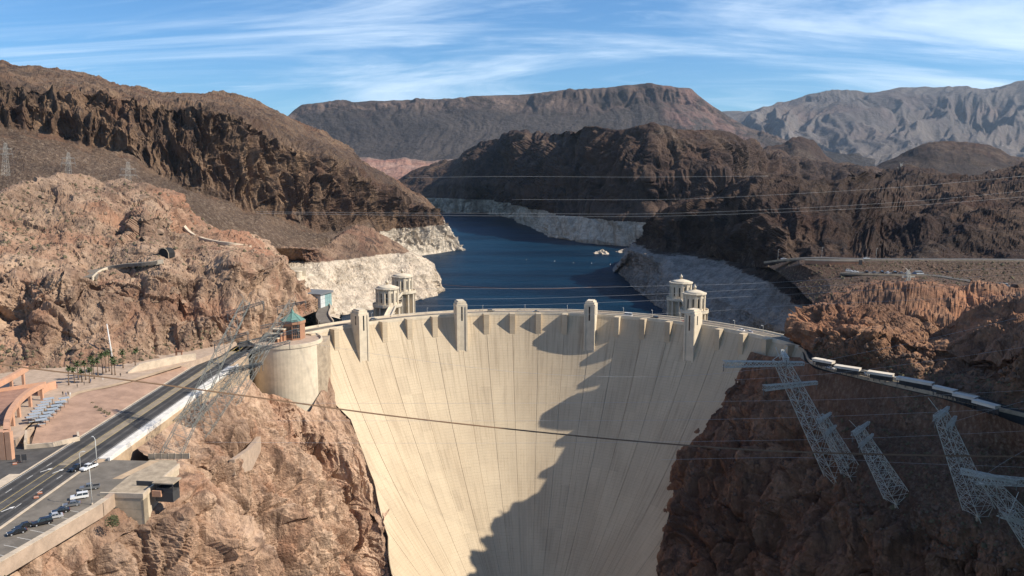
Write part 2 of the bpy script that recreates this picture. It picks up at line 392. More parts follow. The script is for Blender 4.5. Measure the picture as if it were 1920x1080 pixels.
M['lamp_white'] = flat_mat('lamp_white', (.62, .62, .60), .5, .05, 1)
for n_, c_ in (('white', (.72, .72, .71)), ('silver', (.42, .43, .45)), ('black', (.012, .012, .014)), ('grey', (.14, .145, .15)), ('red', (.40, .035, .03)), ('blue', (.03, .065, .18)), ('tan', (.34, .29, .22))):
    k = NT('car_paint_'+n_); k.col(c_); k.set(Roughness=.28); k.b.inputs['Coat Weight'].default_value = .6; M['car_'+n_] = k.m
for n_, c_ in (('dark', (.03, .03, .035)), ('blue', (.05, .10, .22)), ('white', (.6, .6, .58)), ('red', (.35, .05, .04))):
    M['cloth_'+n_] = flat_mat('cloth_'+n_, c_, .9, .1, .3)

def water_mat():
    k = NT('lake_water'); p = k.pos()
    a = k.noise(k.vmul(p, (1, 1, 1)), .03, 4, .6); b = k.noise(p, .25, 6, .65); wv = k.noise(k.vmul(p, (.22, 1, 1)), .012, 6, .65)
    k.col(k.mix(k.rng(wv, .35, .65), (.0014, .010, .025), (.0042, .028, .058)))
    k.set(Roughness=.38); k.b.inputs['IOR'].default_value = 1.33; k.b.inputs['Specular IOR Level'].default_value = .10
    k.bump(k.math('ADD', b, k.math('MULTIPLY', a, 2.0)), .9, 2.2)
    return k.m
M['water'] = water_mat()

def dam_mat():
    """mass concrete: 1.5 m lifts, blocks of slightly different shade, run-off streaks. Attributes: arc (m along crest), z from position"""
    k = NT('dam_concrete'); p = k.pos(); zz = k.node('ShaderNodeSeparateXYZ', {0: p}).outputs[2]
    arc = k.node('ShaderNodeAttribute', attribute_name='arc').outputs['Fac']
    lift = k.math('MULTIPLY', zz, 1/1.53); fr = k.math('FRACT', k.math('ADD', lift, 400.0))
    uv = k.node('ShaderNodeCombineXYZ', {0: arc, 1: zz}).outputs[0]
    n1 = k.noise(uv, .02, 6, .6, .3); n2 = k.noise(k.vmul(uv, (1, .045, 1)), .55, 6, .65); n3 = k.noise(uv, .6, 6, .7)
    n4 = k.noise(k.vmul(uv, (.12, 1, 1)), .55, 5, .6)
    cell = k.node('ShaderNodeCombineXYZ', {0: k.math('FLOOR', k.math('MULTIPLY', arc, 1/8.79)), 1: k.math('FLOOR', k.math('MULTIPLY', k.math('ADD', lift, .5), 1/7.0))}).outputs[0]
    wn_ = k.node('ShaderNodeTexWhiteNoise', {'Vector': cell}, noise_dimensions='2D').outputs[0]
    c = k.mix(k.rng(n1, .35, .68), (.575, .475, .340), (.49, .395, .278))
    c = k.mix(k.rng(wn_, .0, 1., 0, .36, False), c, (.42, .345, .25))
    c = k.mix(k.math('MULTIPLY', k.rng(n2, .46, .70, 0, .9), k.math('MAXIMUM', k.rng(n1, .35, .62, .2, .9), k.rng(zz, -75., -12., 0., 1.))), c, (.36, .285, .20))
    c = k.mix(k.rng(n3, .55, .8, 0, .30), c, (.34, .265, .18))
    c = k.mix(k.math('MULTIPLY', k.rng(wn_, .93, .96, 0, .25), k.rng(n2, .42, .6)), c, (.29, .23, .165))
    ln = k.rng(k.math('ABSOLUTE', k.math('SUBTRACT', fr, .5)), .40, .49)
    c = k.mix(k.math('MULTIPLY', k.math('MULTIPLY', ln, k.rng(n4, .45, .66, .05, 1.)), .36), c, (.30, .24, .175))
    c = k.mix(k.rng(k.noise(k.vmul(uv, (1, .02, 1)), 1.4, 4, .6), .58, .72, 0, .65), c, (.25, .198, .142))
    k.col(c); k.set(Roughness=.88); k.b.inputs['Specular IOR Level'].default_value = .2
    k.bump(k.math('ADD', n3, k.math('MULTIPLY', ln, -.8)), .35, .25)
    return k.m
M['dam'] = dam_mat()
# ---------------------------------------------------------------- the dam's shape (needed where rock meets it)
DX, DY, DR = 8.8, 536.0, 155.0
def dam_f(h):
    h = np.maximum(h, 0); return .36*h+.00165*h*h
def dam_r(h): return np.maximum(DR-1.2*dam_f(h), 24.0)
def dam_pt(th, h, inset=0.0):
    """point on the downstream face; th in degrees, h metres below the crest, inset metres into the concrete"""
    r = dam_r(h); yc = DY-dam_f(h)-r; t = np.radians(th)
    return np.stack([DX+(r+inset)*np.sin(t), yc+(r+inset)*np.cos(t), -h+0*t], -1)
def dam_hit(px, py, push=0.0):
    d = ray(px, py); t = np.arange(300, 700, .25)[:, None]; p = np.array([0, 0, CAMZ])+d*t; h = -p[:, 2]
    r = dam_r(h); yc = DY-dam_f(h)-r
    i = np.argmax((h > 0) & (p[:, 1] > yc) & (np.hypot(p[:, 0]-DX, p[:, 1]-yc) >= r))
    return p[i]+d*push
def IN(u, px, py, push=7.0): return (u,)+tuple(dam_hit(px, py, push))
def UZ(*q): return [(a[0],)+tuple(PZ(a[1], a[2], a[3])) for a in q]
def UY(*q): return [(a[0],)+tuple(PY(a[1], a[2], a[3])) for a in q]

TERR = {}
def onterr(name, px, py):
    """the terrain point seen at this photo pixel (nearest to the eye of those that project there)"""
    G = TERR[name][0]; d2 = ((proj(G)-np.array([px, py]))**2).sum(-1); i = d2 < max(9.0, d2.min()*1.5); P = G[i]; return Vector(P[np.argmin(P[:, 1])])
def terrain(name, rows, mat, s, step=1.6, flute=1., block=1., big=1., zs=.3, amp=1., blur=2, gully=None, flat=False, ends=None, angular=0.0):
    """loft + crags; gully = (depth m, spacing m): ribs and furrows that run down the slope"""
    G, W, Z = loft(rows, step, blur=blur)
    n = grid_normals(G); P = G.reshape(-1, 3)
    if ends: W = W*np.interp(np.linspace(0, 1, W.shape[1]), [e[0] for e in ends], [e[1] for e in ends])[None]
    st = sstep(1-np.abs(n[..., 2]), .12, .55).reshape(-1)
    d = rock_disp(P, s, st, flute, block, big, zs, angular).reshape(W.shape)
    # scree is smoother: gullies and small stones instead of crags
    soft = (.18*s*fbm(P, s*2.2, 3, off=2.9)+.05*s*ridged(P, s*.35, 3, .65, 3.3)+.06*s*facets(P, s*.4, .6, 13.1)).reshape(W.shape)
    z = sstep(Z, .25, .75); dd = (d*(1-z)+soft*z)*amp
    if gully:
        mid = G[len(G)//2]; U = np.concatenate([[0], np.cumsum(np.linalg.norm(np.diff(mid[:, :2], axis=0), axis=1))])
        V = np.concatenate([np.zeros((1, G.shape[1])), np.cumsum(np.linalg.norm(np.diff(G, axis=0), axis=2), axis=0)])
        Q = np.stack([np.broadcast_to(U, V.shape), V*.22, 0*V], -1).reshape(-1, 3)
        Q = Q+np.stack([fbm(P, gully[1]*2.5, 2, off=9.9), 0*P[:, 0], 0*P[:, 0]], -1)*gully[1]*.7
        g = billow(Q, gully[1], 4, .48, 2.6).reshape(W.shape)
        dd = dd+gully[0]*g*(.45+.55*(1-z))
    G = G+n*(dd*W)[..., None]
    TERR[name] = (G, Z, n)
    return grid_mesh(name, G, mat, Z, not flat)

# ---- left: canyon wall under the Nevada road, down to the river
rows = [
 (RW((0,-142,150,-2.2),(.10,-127.5,194,-2.2),(.20,-119.5,228,-2.5),(.25,-112,238,-3),(.30,-109,257,-3),(.36,-121,267,-1.2),(.44,-131.8,277,-1.5),(.58,-131.5,340,-3),(.70,-131,395,-8),(.78,-137,424,-22),(.84,-127,429,-25),(.90,-110,434,-36),(.95,-105,458,-22))+[IN(1,607,676)], .25, 0),
 (RW((0,-134,150,-12),(.10,-120,194,-12),(.20,-112,226,-8),(.25,-104,240,-10),(.30,-103,258,-10),(.36,-113,270,-7),(.44,-123,284,-8),(.58,-121,340,-14),(.70,-120,395,-22),(.78,-124,418,-38),(.84,-116,421,-42),(.90,-102,430,-48),(.95,-99,452,-40))+[IN(1,640,742)], .8, .35),
 (RW((0,-122,150,-32),(.10,-112,194,-32),(.20,-106,228,-31),(.25,-99,242,-32),(.30,-97,260,-28),(.36,-104,276,-26),(.44,-112,297,-26),(.58,-110,340,-32),(.70,-108,392,-42),(.78,-108,416,-60),(.84,-102,428,-66),(.90,-93,440,-66),(.95,-91,450,-56))+[IN(1,678,786)], 1, .35),
 (RW((0,-112,150,-66),(.10,-104,194,-66),(.20,-99,228,-66),(.30,-92,262,-60),(.36,-95,280,-58),(.44,-99,300,-58),(.58,-97,340,-62),(.70,-95,388,-68),(.78,-94,410,-80),(.84,-90,425,-84),(.90,-84,438,-82),(.95,-82,444,-76))+[IN(1,700,850)], 1, .1),
 (RW((0,-100,150,-110),(.10,-96,194,-110),(.20,-92,228,-110),(.36,-88,280,-100),(.44,-89,300,-96),(.58,-86,340,-96),(.70,-83,384,-98),(.84,-79,420,-104),(.90,-74,436,-100),(.95,-73,434,-100))+[IN(1,730,945)], 1, .1),
 (RW((0,-92,150,-150),(.2,-84,228,-150),(.44,-80,300,-135),(.58,-77,340,-130),(.70,-74,380,-128),(.84,-68,412,-128),(.95,-66,412,-128))+[IN(1,752,1075)], 1, .1),
 (RW((0,-80,150,-205),(.2,-70,228,-205),(.44,-66,300,-205),(.70,-58,370,-205),(.84,-50,395,-205),(1,-40,430,-205)), 1, .1)]
terrain('left_canyon_wall', rows, M['rock_near'], 13, 1.4, flute=1.3, block=.6, big=.9, zs=.16, angular=1.15, gully=(2.2, 22), flat=True, ends=[(0,1),(.86,1),(.97,.35),(1,.1)])

# ---- left: hillside above the plaza
crest = RY((-90,395,470),(0,368,490),(60,345,520),(150,318,560),(230,338,580),(290,368,570),(325,378,575),(360,410,590),(420,448,620),(480,455,660),(520,480,680),(545,525,640),(575,552,610),(640,585,600))
rows = [
 (RZ((-90,716,2),(0,703,2),(60,695,2),(130,690,2),(200,690,2),(270,680,2),(330,664,2),(400,652,2),(450,640,1.5),(490,632,1),(545,603,1),(590,585,0),(640,598,-10)), .15, .5),
 (RY((-90,640,385),(0,632,392),(60,640,385),(130,628,392),(200,632,396),(270,612,408),(330,612,418),(400,596,432),(450,590,440),(490,570,458),(530,566,490),(580,566,545),(640,588,590)), .8, 0),
 (RY((-90,520,402),(0,520,408),(60,525,408),(130,525,412),(165,525,418),(200,528,422),(270,530,430),(330,525,440),(400,520,455),(450,520,465),(490,520,500),(520,530,520),(560,556,560),(640,587,595)), 1, .1),
 (RY((-90,470,435),(0,470,442),(60,478,445),(130,490,450),(170,505,452),(230,492,462),(300,488,470),(340,480,475),(400,470,500),(450,480,510),(490,490,540),(530,520,570),(570,553,590),(640,586,598)), .7, .4),
 (RY((-90,425,455),(0,415,468),(60,410,480),(150,400,500),(230,430,500),(270,405,494),(325,392,520),(360,425,535),(420,455,590),(480,470,620),(520,500,630),(545,530,620),(575,552,605),(640,585,600)), 1, .25),
 (crest, .8, .4), (back(crest, 60, -14), .8, .6), (back(crest, 160, -70), 1, .6)]
terrain('left_hillside', rows, M['rock_hill'], 20, 1.4, flute=1.1, block=.7, big=1.0, zs=.3, angular=1.1, gully=(5, 55), flat=True)

# ---- left: spillway cove and the first white-ringed headland
crest = RY((470,468,760),(520,462,800),(560,462,830),(600,465,860),(640,440,930),(670,422,960),(700,425,960),(735,448,960),(765,466,965),(790,479,965),(812,496,962),(822,518,956),(831,556,950))
rows = [
 (RZ((470,640,-30),(520,630,-40),(560,625,-55),(600,620,-60),(640,605,-60),(700,595,-60),(760,585,-60),(812,564,-62),(822,562,-62),(831,562,-62)), .2, 0),
 (RZ((470,610,-20),(520,600,-22),(560,588,-30),(600,590,-38),(640,590,-45),(700,580,-46),(760,568,-46),(806,558,-46),(819,554,-46),(831,558,-52)), .6, 0),
 (RZ((470,560,-10),(520,545,-12),(560,540,-16),(600,535,-20),(640,530,-22),(700,525,-24),(760,520,-24))+RY((800,522,915),(818,528,925),(831,558,935)), 1, 0),
 (RZ((470,497,-2),(520,490,-2),(560,490,-2),(600,492,-2),(640,488,-2),(700,480,-2),(735,475,-2))+RY((765,475,935),(790,481,945),(812,500,945),(831,557,940)), .8, .2),
 (crest, .9, .35), (back(crest, 60, -12), .9, .4), (back(crest, 200, -80), 1, .7)]
terrain('white_ringed_headland', rows, M['rock_headland'], 13, 1.6, flute=.6, block=.5, big=.6, zs=.5, flat=True, angular=.8)

# ---- left: the long dark ridge with its cliff band, ending in the second headland
sky_l = RY((-90,120,1250),(0,116,1250),(25,119,1250),(75,118,1260),(130,130,1280),(200,150,1300),(260,164,1320),(320,176,1350),(380,175,1380),(402,170,1400),(440,178,1420),(480,190,1450),(520,211,1460),(560,226,1470),(620,258,1490),(690,303,1500),(750,345,1510),(800,378,1490),(826,403,1460),(838,424,1420),(862,468,1400),(870,476,1400))
rows = [
 (RY((-90,450,620),(0,440,640),(150,430,680),(320,430,720),(450,480,800),(540,500,860),(640,500,980),(720,480,1130),(760,485,1280),(785,484,1300),(840,477,1370),(862,473,1392),(870,478,1392)), .4, .9),
 (RY((-90,360,700),(0,345,730),(150,340,760),(320,365,790),(450,420,860),(540,445,930),(640,448,1020),(700,440,1180),(740,455,1295),(790,462,1330),(845,455,1385),(862,471,1393),(870,477,1393)), .8, [(-90,1),(640,1),(730,.6),(745,0),(870,0)]),
 (RY((-90,228,860),(0,236,880),(70,238,900),(140,258,910),(170,275,915),(240,288,930),(300,325,930),(350,350,940),(400,368,960),(460,392,990),(530,408,1040),(590,432,1080),(640,428,1130),(690,412,1200),(740,427,1307),(790,425,1350),(836,421,1405),(860,466,1395),(870,477,1395)), .9, [(-90,.5),(600,.5),(690,.5),(740,0),(870,0)]),
 (RY((-90,190,872),(0,196,890),(70,204,910),(140,216,922),(170,224,928),(240,240,942),(300,265,946),(350,280,954),(400,290,972),(460,312,1004),(530,342,1054),(590,368,1096),(640,378,1148),(690,388,1212),(740,408,1320),(790,410,1365),(836,418,1410),(859,463,1398),(870,477,1397)), 1.1, 0),
 (RY((-90,148,895),(0,152,912),(100,166,938),(200,178,956),(280,200,968),(340,200,980),(380,205,994),(450,225,1026),(540,268,1082),(620,308,1142),(700,352,1236),(760,385,1350),(810,402,1400),(837,417,1415),(859,462,1400),(870,477,1398)), 1.1, [(-90,.35),(600,.3),(870,0)]),
 (RY((-90,136,1100),(0,136,1110),(100,146,1130),(200,164,1150),(300,184,1170),(380,185,1200),(450,196,1230),(540,232,1280),(620,275,1320),(700,325,1360),(760,362,1420),(810,394,1430),(837,416,1420),(860,465,1400),(870,477,1399)), .8, .5),
 (sky_l, .7, .35), (back(sky_l, 120, -25), .7, .5), (back(sky_l, 500, -260), 1, .5)]
terrain('left_ridge', rows, M['rock_ridge'], 15, 1.3, flute=1.5, block=.6, big=.9, zs=.13, angular=.9, amp=1.0, gully=(8, 60), flat=True)

# ---- right: canyon wall below the Arizona road
rows = [
 ([IN(0,1392,655)]+UZ((.12,1440,668,-6),(.25,1500,670,-1.2),(.32,1530,692,-1.2),(.5,1640,718,-1.2),(.7,1760,746,-1.2),(.85,1880,783,-1.2),(1,2060,850,-1.2)), .15, .6),
 ([IN(0,1335,745)]+UZ((.12,1400,742,-30),(.25,1490,752,-20),(.4,1600,790,-20),(.55,1700,812,-18),(.7,1800,830,-16),(.85,1900,850,-16),(1,2080,910,-18)), .9, [(0,0),(.2,.3),(.35,.8),(1,.9)]),
 ([IN(0,1262,842)]+UZ((.1,1310,850,-62),(.25,1450,868,-48),(.4,1600,900,-40),(.55,1720,930,-34),(.7,1820,950,-30),(1,2090,1010,-32)), 1, [(0,0),(.3,.2),(.45,.7),(1,.8)]),
 ([IN(0,1236,925)]+UZ((.1,1270,950,-88),(.25,1400,980,-78),(.4,1560,1000,-60),(.6,1750,1040,-48),(.8,1900,1070,-44),(1,2100,1120,-44)), 1, .2),
 ([IN(0,1222,1010)]+UZ((.1,1250,1050,-110),(.25,1370,1090,-104),(.4,1520,1120,-88),(.6,1740,1160,-72),(1,2100,1230,-64)), 1, 0),
 ([IN(0,1210,1078)]+UZ((.1,1230,1150,-128),(.25,1340,1230,-130),(.5,1600,1400,-130),(1,2050,1600,-120)), 1, 0),
 (RW((0,60,400,-205),(.1,62,385,-205),(.25,75,350,-205),(.5,85,280,-205),(1,90,180,-205)), 1, 0)]
terrain('right_canyon_wall', rows, M['rock_right'], 13, 1.5, flute=1.3, block=.6, big=.9, zs=.18, angular=1.1, gully=(2.2, 22), flat=True, ends=[(0,.1),(.03,.35),(.12,1),(1,1)])

# ---- right: outcrop above the Arizona road and the lookout bench behind it
rows = [
 (UZ((0,1502,652,-3),(.1,1527,676,-.6),(.35,1640,697,-.6),(.6,1760,722,-.6),(.8,1880,760,-.6),(1,2060,820,-.6)), .1, .5),
 (UY((0,1508,618,437),(.1,1530,618,418),(.35,1640,632,394),(.6,1760,640,376),(.8,1870,655,342),(1,2040,680,312)), 1.1, 0),
 (UY((0,1514,592,450),(.1,1545,572,440),(.25,1600,566,432),(.35,1650,566,424),(.5,1720,572,414),(.6,1770,578,404),(.7,1810,580,396),(.8,1870,572,382),(.9,1920,562,374),(1,2030,556,360)), 1, 0),
 (UY((0,1520,584,480),(.1,1548,562,480),(.25,1600,552,480),(.35,1650,550,480),(.5,1720,552,480),(.6,1770,556,470),(.7,1810,560,465),(.8,1870,560,450),(.9,1920,556,440),(1,2030,550,430)), .8, .3),
 (UY((0,1528,572,520),(.15,1560,546,530),(.3,1620,530,545),(.5,1740,528,545),(.65,1800,537,540),(.8,1880,552,520),(1,2000,552,480)), .7, .6),
 (UY((0,1510,556,560),(.15,1555,530,558),(.3,1620,522,560),(.5,1740,520,562),(.65,1800,529,558),(.8,1880,545,545),(1,2000,560,530)), .06, .9),
 (UY((0,1495,538,590),(.15,1540,516,588),(.3,1600,507,586),(.5,1740,511,586),(.65,1810,522,575),(.8,1890,536,562),(1,2010,550,545)), .06, .9),
 (UY((0,1455,508,640),(.15,1500,495,606),(.3,1600,491,602),(.5,1740,490,604),(.75,1880,490,606),(1,2050,494,606)), .05, .9),
 (UY((0,1440,500,690),(.15,1500,483,640),(.3,1600,484,640),(.5,1740,485,640),(1,2050,488,640)), .05, .9),
 (UY((0,1420,504,760),(.5,1740,488,720),(1,2050,490,720)), .3, .9)]
terrain('right_outcrop_and_bench', rows, M['rock_outcrop'], 19, 1.4, flute=1.0, block=.8, big=1.2, zs=.4, angular=1.0, flat=True)

# ---- right: ringed shore behind the dam
topr = RY((1150,512,1100),(1162,500,1085),(1190,462,1060),(1225,472,945),(1290,476,925),(1355,486,872),(1400,497,800),(1440,506,730),(1480,515,680),(1530,540,640),(1580,560,600))
rows = [
 (RZ((1150,520,-60),(1190,552,-60),(1230,585,-60),(1262,612,-60),(1330,640,-60),(1420,670,-60),(1500,680,-60),(1580,690,-60)), .3, 0),
 (RZ((1150,512,-50),(1160,510,-46),(1190,542,-46),(1230,572,-46),(1262,600,-46),(1330,628,-46),(1420,650,-40),(1500,660,-30),(1580,650,-20)), .7, 0),
 (RZ((1150,511,-50),(1172,488,-28),(1207,512,-26),(1262,535,-24),(1322,553,-24),(1388,578,-22),(1440,610,-20),(1500,628,-14),(1580,630,-8)), .8, 0),
 (RZ((1150,511,-50),(1185,470,-5),(1225,480,-3),(1290,481,-3),(1355,492,-3),(1400,512,-3),(1440,533,-3),(1500,566,0),(1580,595,2)), .8, .2),
 (topr, .8, .6), (back(topr, 60, 0), .8, .7)]
terrain('right_ringed_shore', rows, M['rock_dark'], 14, 1.7, flute=.5, block=.5, big=.5, zs=.6, flat=True, angular=.7)

# ---- right: dark hill beyond the lookout
sky_r = RY((1170,476,1180),(1195,460,1200),(1215,430,1100),(1240,403,1020),(1290,370,1000),(1340,344,985),(1420,329,930),(1500,326,900),(1600,329,960),(1660,318,1350),(1700,308,1350),(1760,320,1300),(1800,331,1300),(1850,326,1300),(1920,306,1300),(2070,300,1300))
rows = [
 (RY((1170,480,1060),(1190,474,1040),(1230,482,940),(1290,486,925),(1355,496,872),(1420,502,760),(1470,504,690),(1540,500,645),(1620,494,642),(1760,493,640),(1920,494,640),(2070,498,640)), .4, .5),
 (RY((1172,478,1075),(1190,462,1070),(1240,440,955),(1300,455,930),(1380,468,838),(1470,475,705),(1550,474,690),(1650,480,700),(1760,478,700),(1900,478,700),(2070,480,700)), .9, .4),
 (RY((1174,477,1120),(1195,455,1080),(1245,412,975),(1300,420,940),(1380,420,852),(1470,430,735),(1550,430,750),(1650,440,820),(1760,425,820),(1900,425,820),(2070,420,820)), 1, .2),
 (RY((1176,477,1150),(1205,440,1090),(1260,394,990),(1320,372,955),(1400,372,872),(1500,380,790),(1600,385,850),(1720,375,1000),(1900,350,1000),(2070,350,1000)), 1, .2),
 (sky_r, .8, .4), (back(sky_r, 120, -30), .8, .5), (back(sky_r, 420, -140), .8, .5)]
terrain('right_dark_hill', rows, M['rock_dark'], 26, 1.5, flute=.8, block=.6, big=1.0, zs=.4, amp=.9, angular=.8, gully=(9, 110), flat=True)

# ---- middle distance: hills along the lake's right shore
sky_m = RY((735,345,3050),(752,336,3050),(775,319,3050),(800,306,3050),(830,297,2950),(860,292,2880),(885,277,2800),(930,258,2600),(965,248,2430),(1010,250,2250),(1050,243,1990),(1095,237,1760),(1130,242,1700),(1160,250,1660),(1200,239,1610),(1260,243,1600),(1340,258,1640),(1400,268,1760),(1450,278,2150),(1560,302,2200),(1680,320,2300))
rows = [
 (RZ((735,402,-60),(810,402,-60),(900,406,-60),(955,414,-60),(1000,432,-60),(1026,452,-60),(1100,462,-60),(1215,470,-60),(1300,476,-60),(1680,480,-60)), .3, 0),
 (RZ((735,397,-46),(810,397,-46),(900,401,-46),(955,408,-46),(1000,425,-46),(1030,446,-46),(1100,456,-46),(1215,464,-46),(1300,470,-46),(1680,475,-46)), .5, 0),
 (RZ((735,369,-2),(810,371,-2),(905,374,-2),(975,383,-2),(1008,390,-2),(1044,404,-2),(1100,407,-2),(1215,418,-2),(1300,425,-2),(1680,430,-2)), .6, 0),
 (RY((735,356,2780),(800,352,2620),(870,346,2470),(960,346,2120),(1040,382,1680),(1100,378,1640),(1215,392,1490),(1300,390,1500),(1680,385,1700)), .9, .15),
 (RY((738,350,2900),(800,328,2780),(870,312,2620),(960,300,2260),(1050,318,1735),(1130,330,1605),(1220,335,1485),(1350,330,1510),(1500,335,1800),(1680,335,1900)), 1, .2),
 (RY((745,340,2980),(800,313,2900),(870,294,2760),(960,266,2360),(1050,268,1840),(1130,274,1660),(1220,268,1545),(1350,280,1570),(1500,305,2000),(1680,325,2100)), 1, .35),
 (sky_m, .7, .4), (back(sky_m, 250, -50), .8, .5), (back(sky_m, 900, -260), .8, .5)]
terrain('lakeside_hills', rows, M['rock_mid'], 60, 1.6, flute=.8, block=.7, big=.7, zs=.35, amp=.8, gully=(26, 260), flat=True)
def hill(name, top, base_py, Y, dyb, mat, s, **kw):
    sk = RY(*[(a, b, Y) for a, b in top]); bs = RY(*[(a, base_py, Y-dyb) for a, b in top]); md = RY(*[(a, b*.45+base_py*.55, Y-dyb*.45) for a, b in top])
    return terrain(name, [(bs, .3, .7), (md, .8, .6), (sk, .5, .2), (back(sk, dyb*.6, -dyb*.15), .5, .3), (back(sk, dyb*2, -dyb*.6), .5, .3)], mat, s, **kw)
hill('pointed_hill', [(1380,312),(1410,290),(1440,272),(1470,264),(1488,255),(1500,256),(1525,265),(1545,280),(1562,298),(1590,312)], 322, 3400, 500, M['rock_mid'], 60, amp=.6, gully=(14, 120))
hill('round_butte', [(1600,330),(1636,314),(1665,298),(1690,284),(1715,271),(1745,263),(1790,262),(1825,264),(1850,271),(1872,276),(1890,289),(1925,297),(1990,300),(2050,300)], 345, 3500, 600, M['rock_dark'], 60, amp=.5, gully=(12, 160))
low = RY((640,300,5000),(690,293,4900),(720,300,4800),(760,296,4800),(800,303,4800),(860,297,4900),(920,300,4900))
rows = [(RY((640,350,3900),(920,350,3900)), .2, .6), (RY((640,320,4400),(700,322,4400),(760,318,4400),(800,318,4400),(920,320,4400)), .8, 0), (RY((640,306,4500),(700,308,4500),(760,304,4550),(800,308,4550),(920,308,4600)), .9, 0), (low, .6, .6), (back(low, 500, -20), .6, .7)]
terrain('red_lowland', rows, M['rock_red'], 120, 1.6, flute=.9, amp=.7)

# ---- far: flat-topped mesa, then the pale range
msky = RY((520,236,6600),(541,216,6600),(552,204,6650),(566,194,6700),(640,191,6800),(700,187,6850),(800,186,6900),(900,180,6900),(1000,174,6900),(1060,169,6900),(1110,166,6850),(1150,160,6800),(1190,156,6800),(1215,155,6800),(1250,160,6800),(1295,164,6800),(1306,174,6780),(1330,193,6750),(1350,207,6700),(1400,236,6600),(1450,255,6500),(1560,285,6400),(1640,300,6400))
rows = [
 (RY((520,345,4900),(700,330,4900),(860,330,4900),(1000,330,4900),(1300,330,4900),(1640,335,4900)), .3, 1),
 (RY((520,300,5500),(700,296,5450),(860,296,5500),(1000,292,5500),(1300,295,5500),(1450,300,5600),(1640,318,5700)), .6, 1),
 (RY((520,262,6000),(600,262,6000),(740,262,6000),(900,262,6000),(1000,258,6000),(1120,258,6050),(1220,250,6100),(1300,250,6100),(1400,262,6100),(1640,308,6000)), .8, 1),
 (RY((520,240,6400),(560,216,6500),(640,212,6550),(700,210,6550),(790,213,6560),(860,212,6560),(960,212,6560),(1030,222,6500),(1090,216,6520),(1140,208,6560),(1200,196,6620),(1245,190,6640),(1290,196,6600),(1330,218,6500),(1400,244,6400),(1640,302,6200)), .8, [(520,.6),(1250,.55),(1300,.3),(1450,.3),(1640,.6)]),
 (RY((520,237,6500),(555,206,6600),(640,195,6680),(800,190,6760),(960,184,6760),(1060,178,6740),(1140,168,6700),(1215,163,6720),(1290,170,6700),(1330,198,6650),(1400,238,6520),(1640,301,6300)), .8, 0),
 (msky, .25, .5), (back(msky, 700, 0), .3, .8), (back(msky, 2000, -300), .3, .8)]
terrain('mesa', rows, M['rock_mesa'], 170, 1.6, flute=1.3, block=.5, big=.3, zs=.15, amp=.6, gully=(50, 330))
fsky = RY((1240,262,13000),(1300,232,13000),(1352,209,13000),(1400,206,13100),(1440,198,13200),(1480,188,13300),(1520,176,13300),(1560,166,13300),(1590,165,13300),(1640,168,13300),(1690,161,13400),(1740,163,13400),(1790,161,13400),(1840,165,13300),(1880,157,13300),(1920,152,13200),(2080,150,13000))
rows = [
 (RY((1240,335,7200),(2080,335,7200)), .2, .9), (RY((1240,310,8200),(1500,300,8200),(1700,305,8200),(2080,300,8200)), .7, .7),
 (RY((1240,285,10000),(1400,262,10000),(1600,255,10200),(1800,250,10200),(2080,250,10000)), 1, .5), (RY((1240,270,11800),(1400,225,12000),(1600,205,12200),(1800,200,12200),(2080,195,12000)), .8, .2),
 (fsky, .18, .2), (back(fsky, 1500, -400), .5, .3), (back(fsky, 5000, -1200), .5, .3)]
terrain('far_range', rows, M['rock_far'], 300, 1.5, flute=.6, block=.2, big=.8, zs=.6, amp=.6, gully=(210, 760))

# ---- ground sheet to the horizon, lake, river
gs = MB(); gs.add([(-13000,4200,-70),(13000,4200,-70),(13000,19000,-70),(-13000,19000,-70)], [(0,1,2,3)])
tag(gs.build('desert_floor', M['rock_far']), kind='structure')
gs = MB(); gs.add([(-900,-300,-204),(900,-300,-204),(900,520,-204),(-900,520,-204)], [(0,1,2,3)])
tag(gs.build('river', M['water']), kind='structure')
ths = np.linspace(-58, 62, 30); arc = [(DX+163*math.sin(R(t)), DY-DR+163*math.cos(R(t)), -46.0) for t in ths]
lk = MB(); far = [(320,700,-46),(700,1300,-46),(900,3200,-46),(-900,3200,-46),(-700,1300,-46),(-330,700,-46)]
lk.add(arc+far, [tuple(range(len(arc)+len(far)))[::-1]])
tag(lk.build('lake', M['water']), kind='structure')

# ---- right, out of the picture: an unseen mountain, outline shaped to shade the Arizona road and slope
RS = np.array([-SUND[1], SUND[0], 0.0]); RS /= np.linalg.norm(RS); US = np.cross(RS, SUND); US /= np.linalg.norm(US)
if US[2] < 0: US = -US
if RS[0] < 0: RS = -RS
ab = [(430,-260),(418,-120),(410,-92),(404,-84),(399,-78),(395,-74),(391,-72),(387,-64),(383,-58),(378,-40),(372,-34),(362,-4),(345,14),(330,10),(300,32),(265,40),(220,30),(150,60),(60,40),(-60,70),(-80,-330),(300,-360)]
nb = len(ab); Cc = 235.0; lay = []
for dc, dn, dr_ in ((-35, 40, 14), (-12, 12, 4), (0, 0, 0), (40, 4, 3), (110, 30, 20), (240, 110, 60)):
    lay.append([RS*(a-dr_)+US*(b-(dn if 0 < i < nb-2 else 0))+SUND*(Cc+dc) for i, (a, b) in enumerate(ab)])
mb = MB(); fs = [tuple(range(nb)), tuple((len(lay)-1)*nb+i for i in range(nb))[::-1]]
for l in range(len(lay)-1): fs += [(l*nb+i, (l+1)*nb+i, (l+1)*nb+(i+1) % nb, l*nb+(i+1) % nb) for i in range(nb)]
mb.add([p for L in lay for p in L], fs)
tag(mb.build('arizona_mountain', M['rock_dark']), kind='structure')
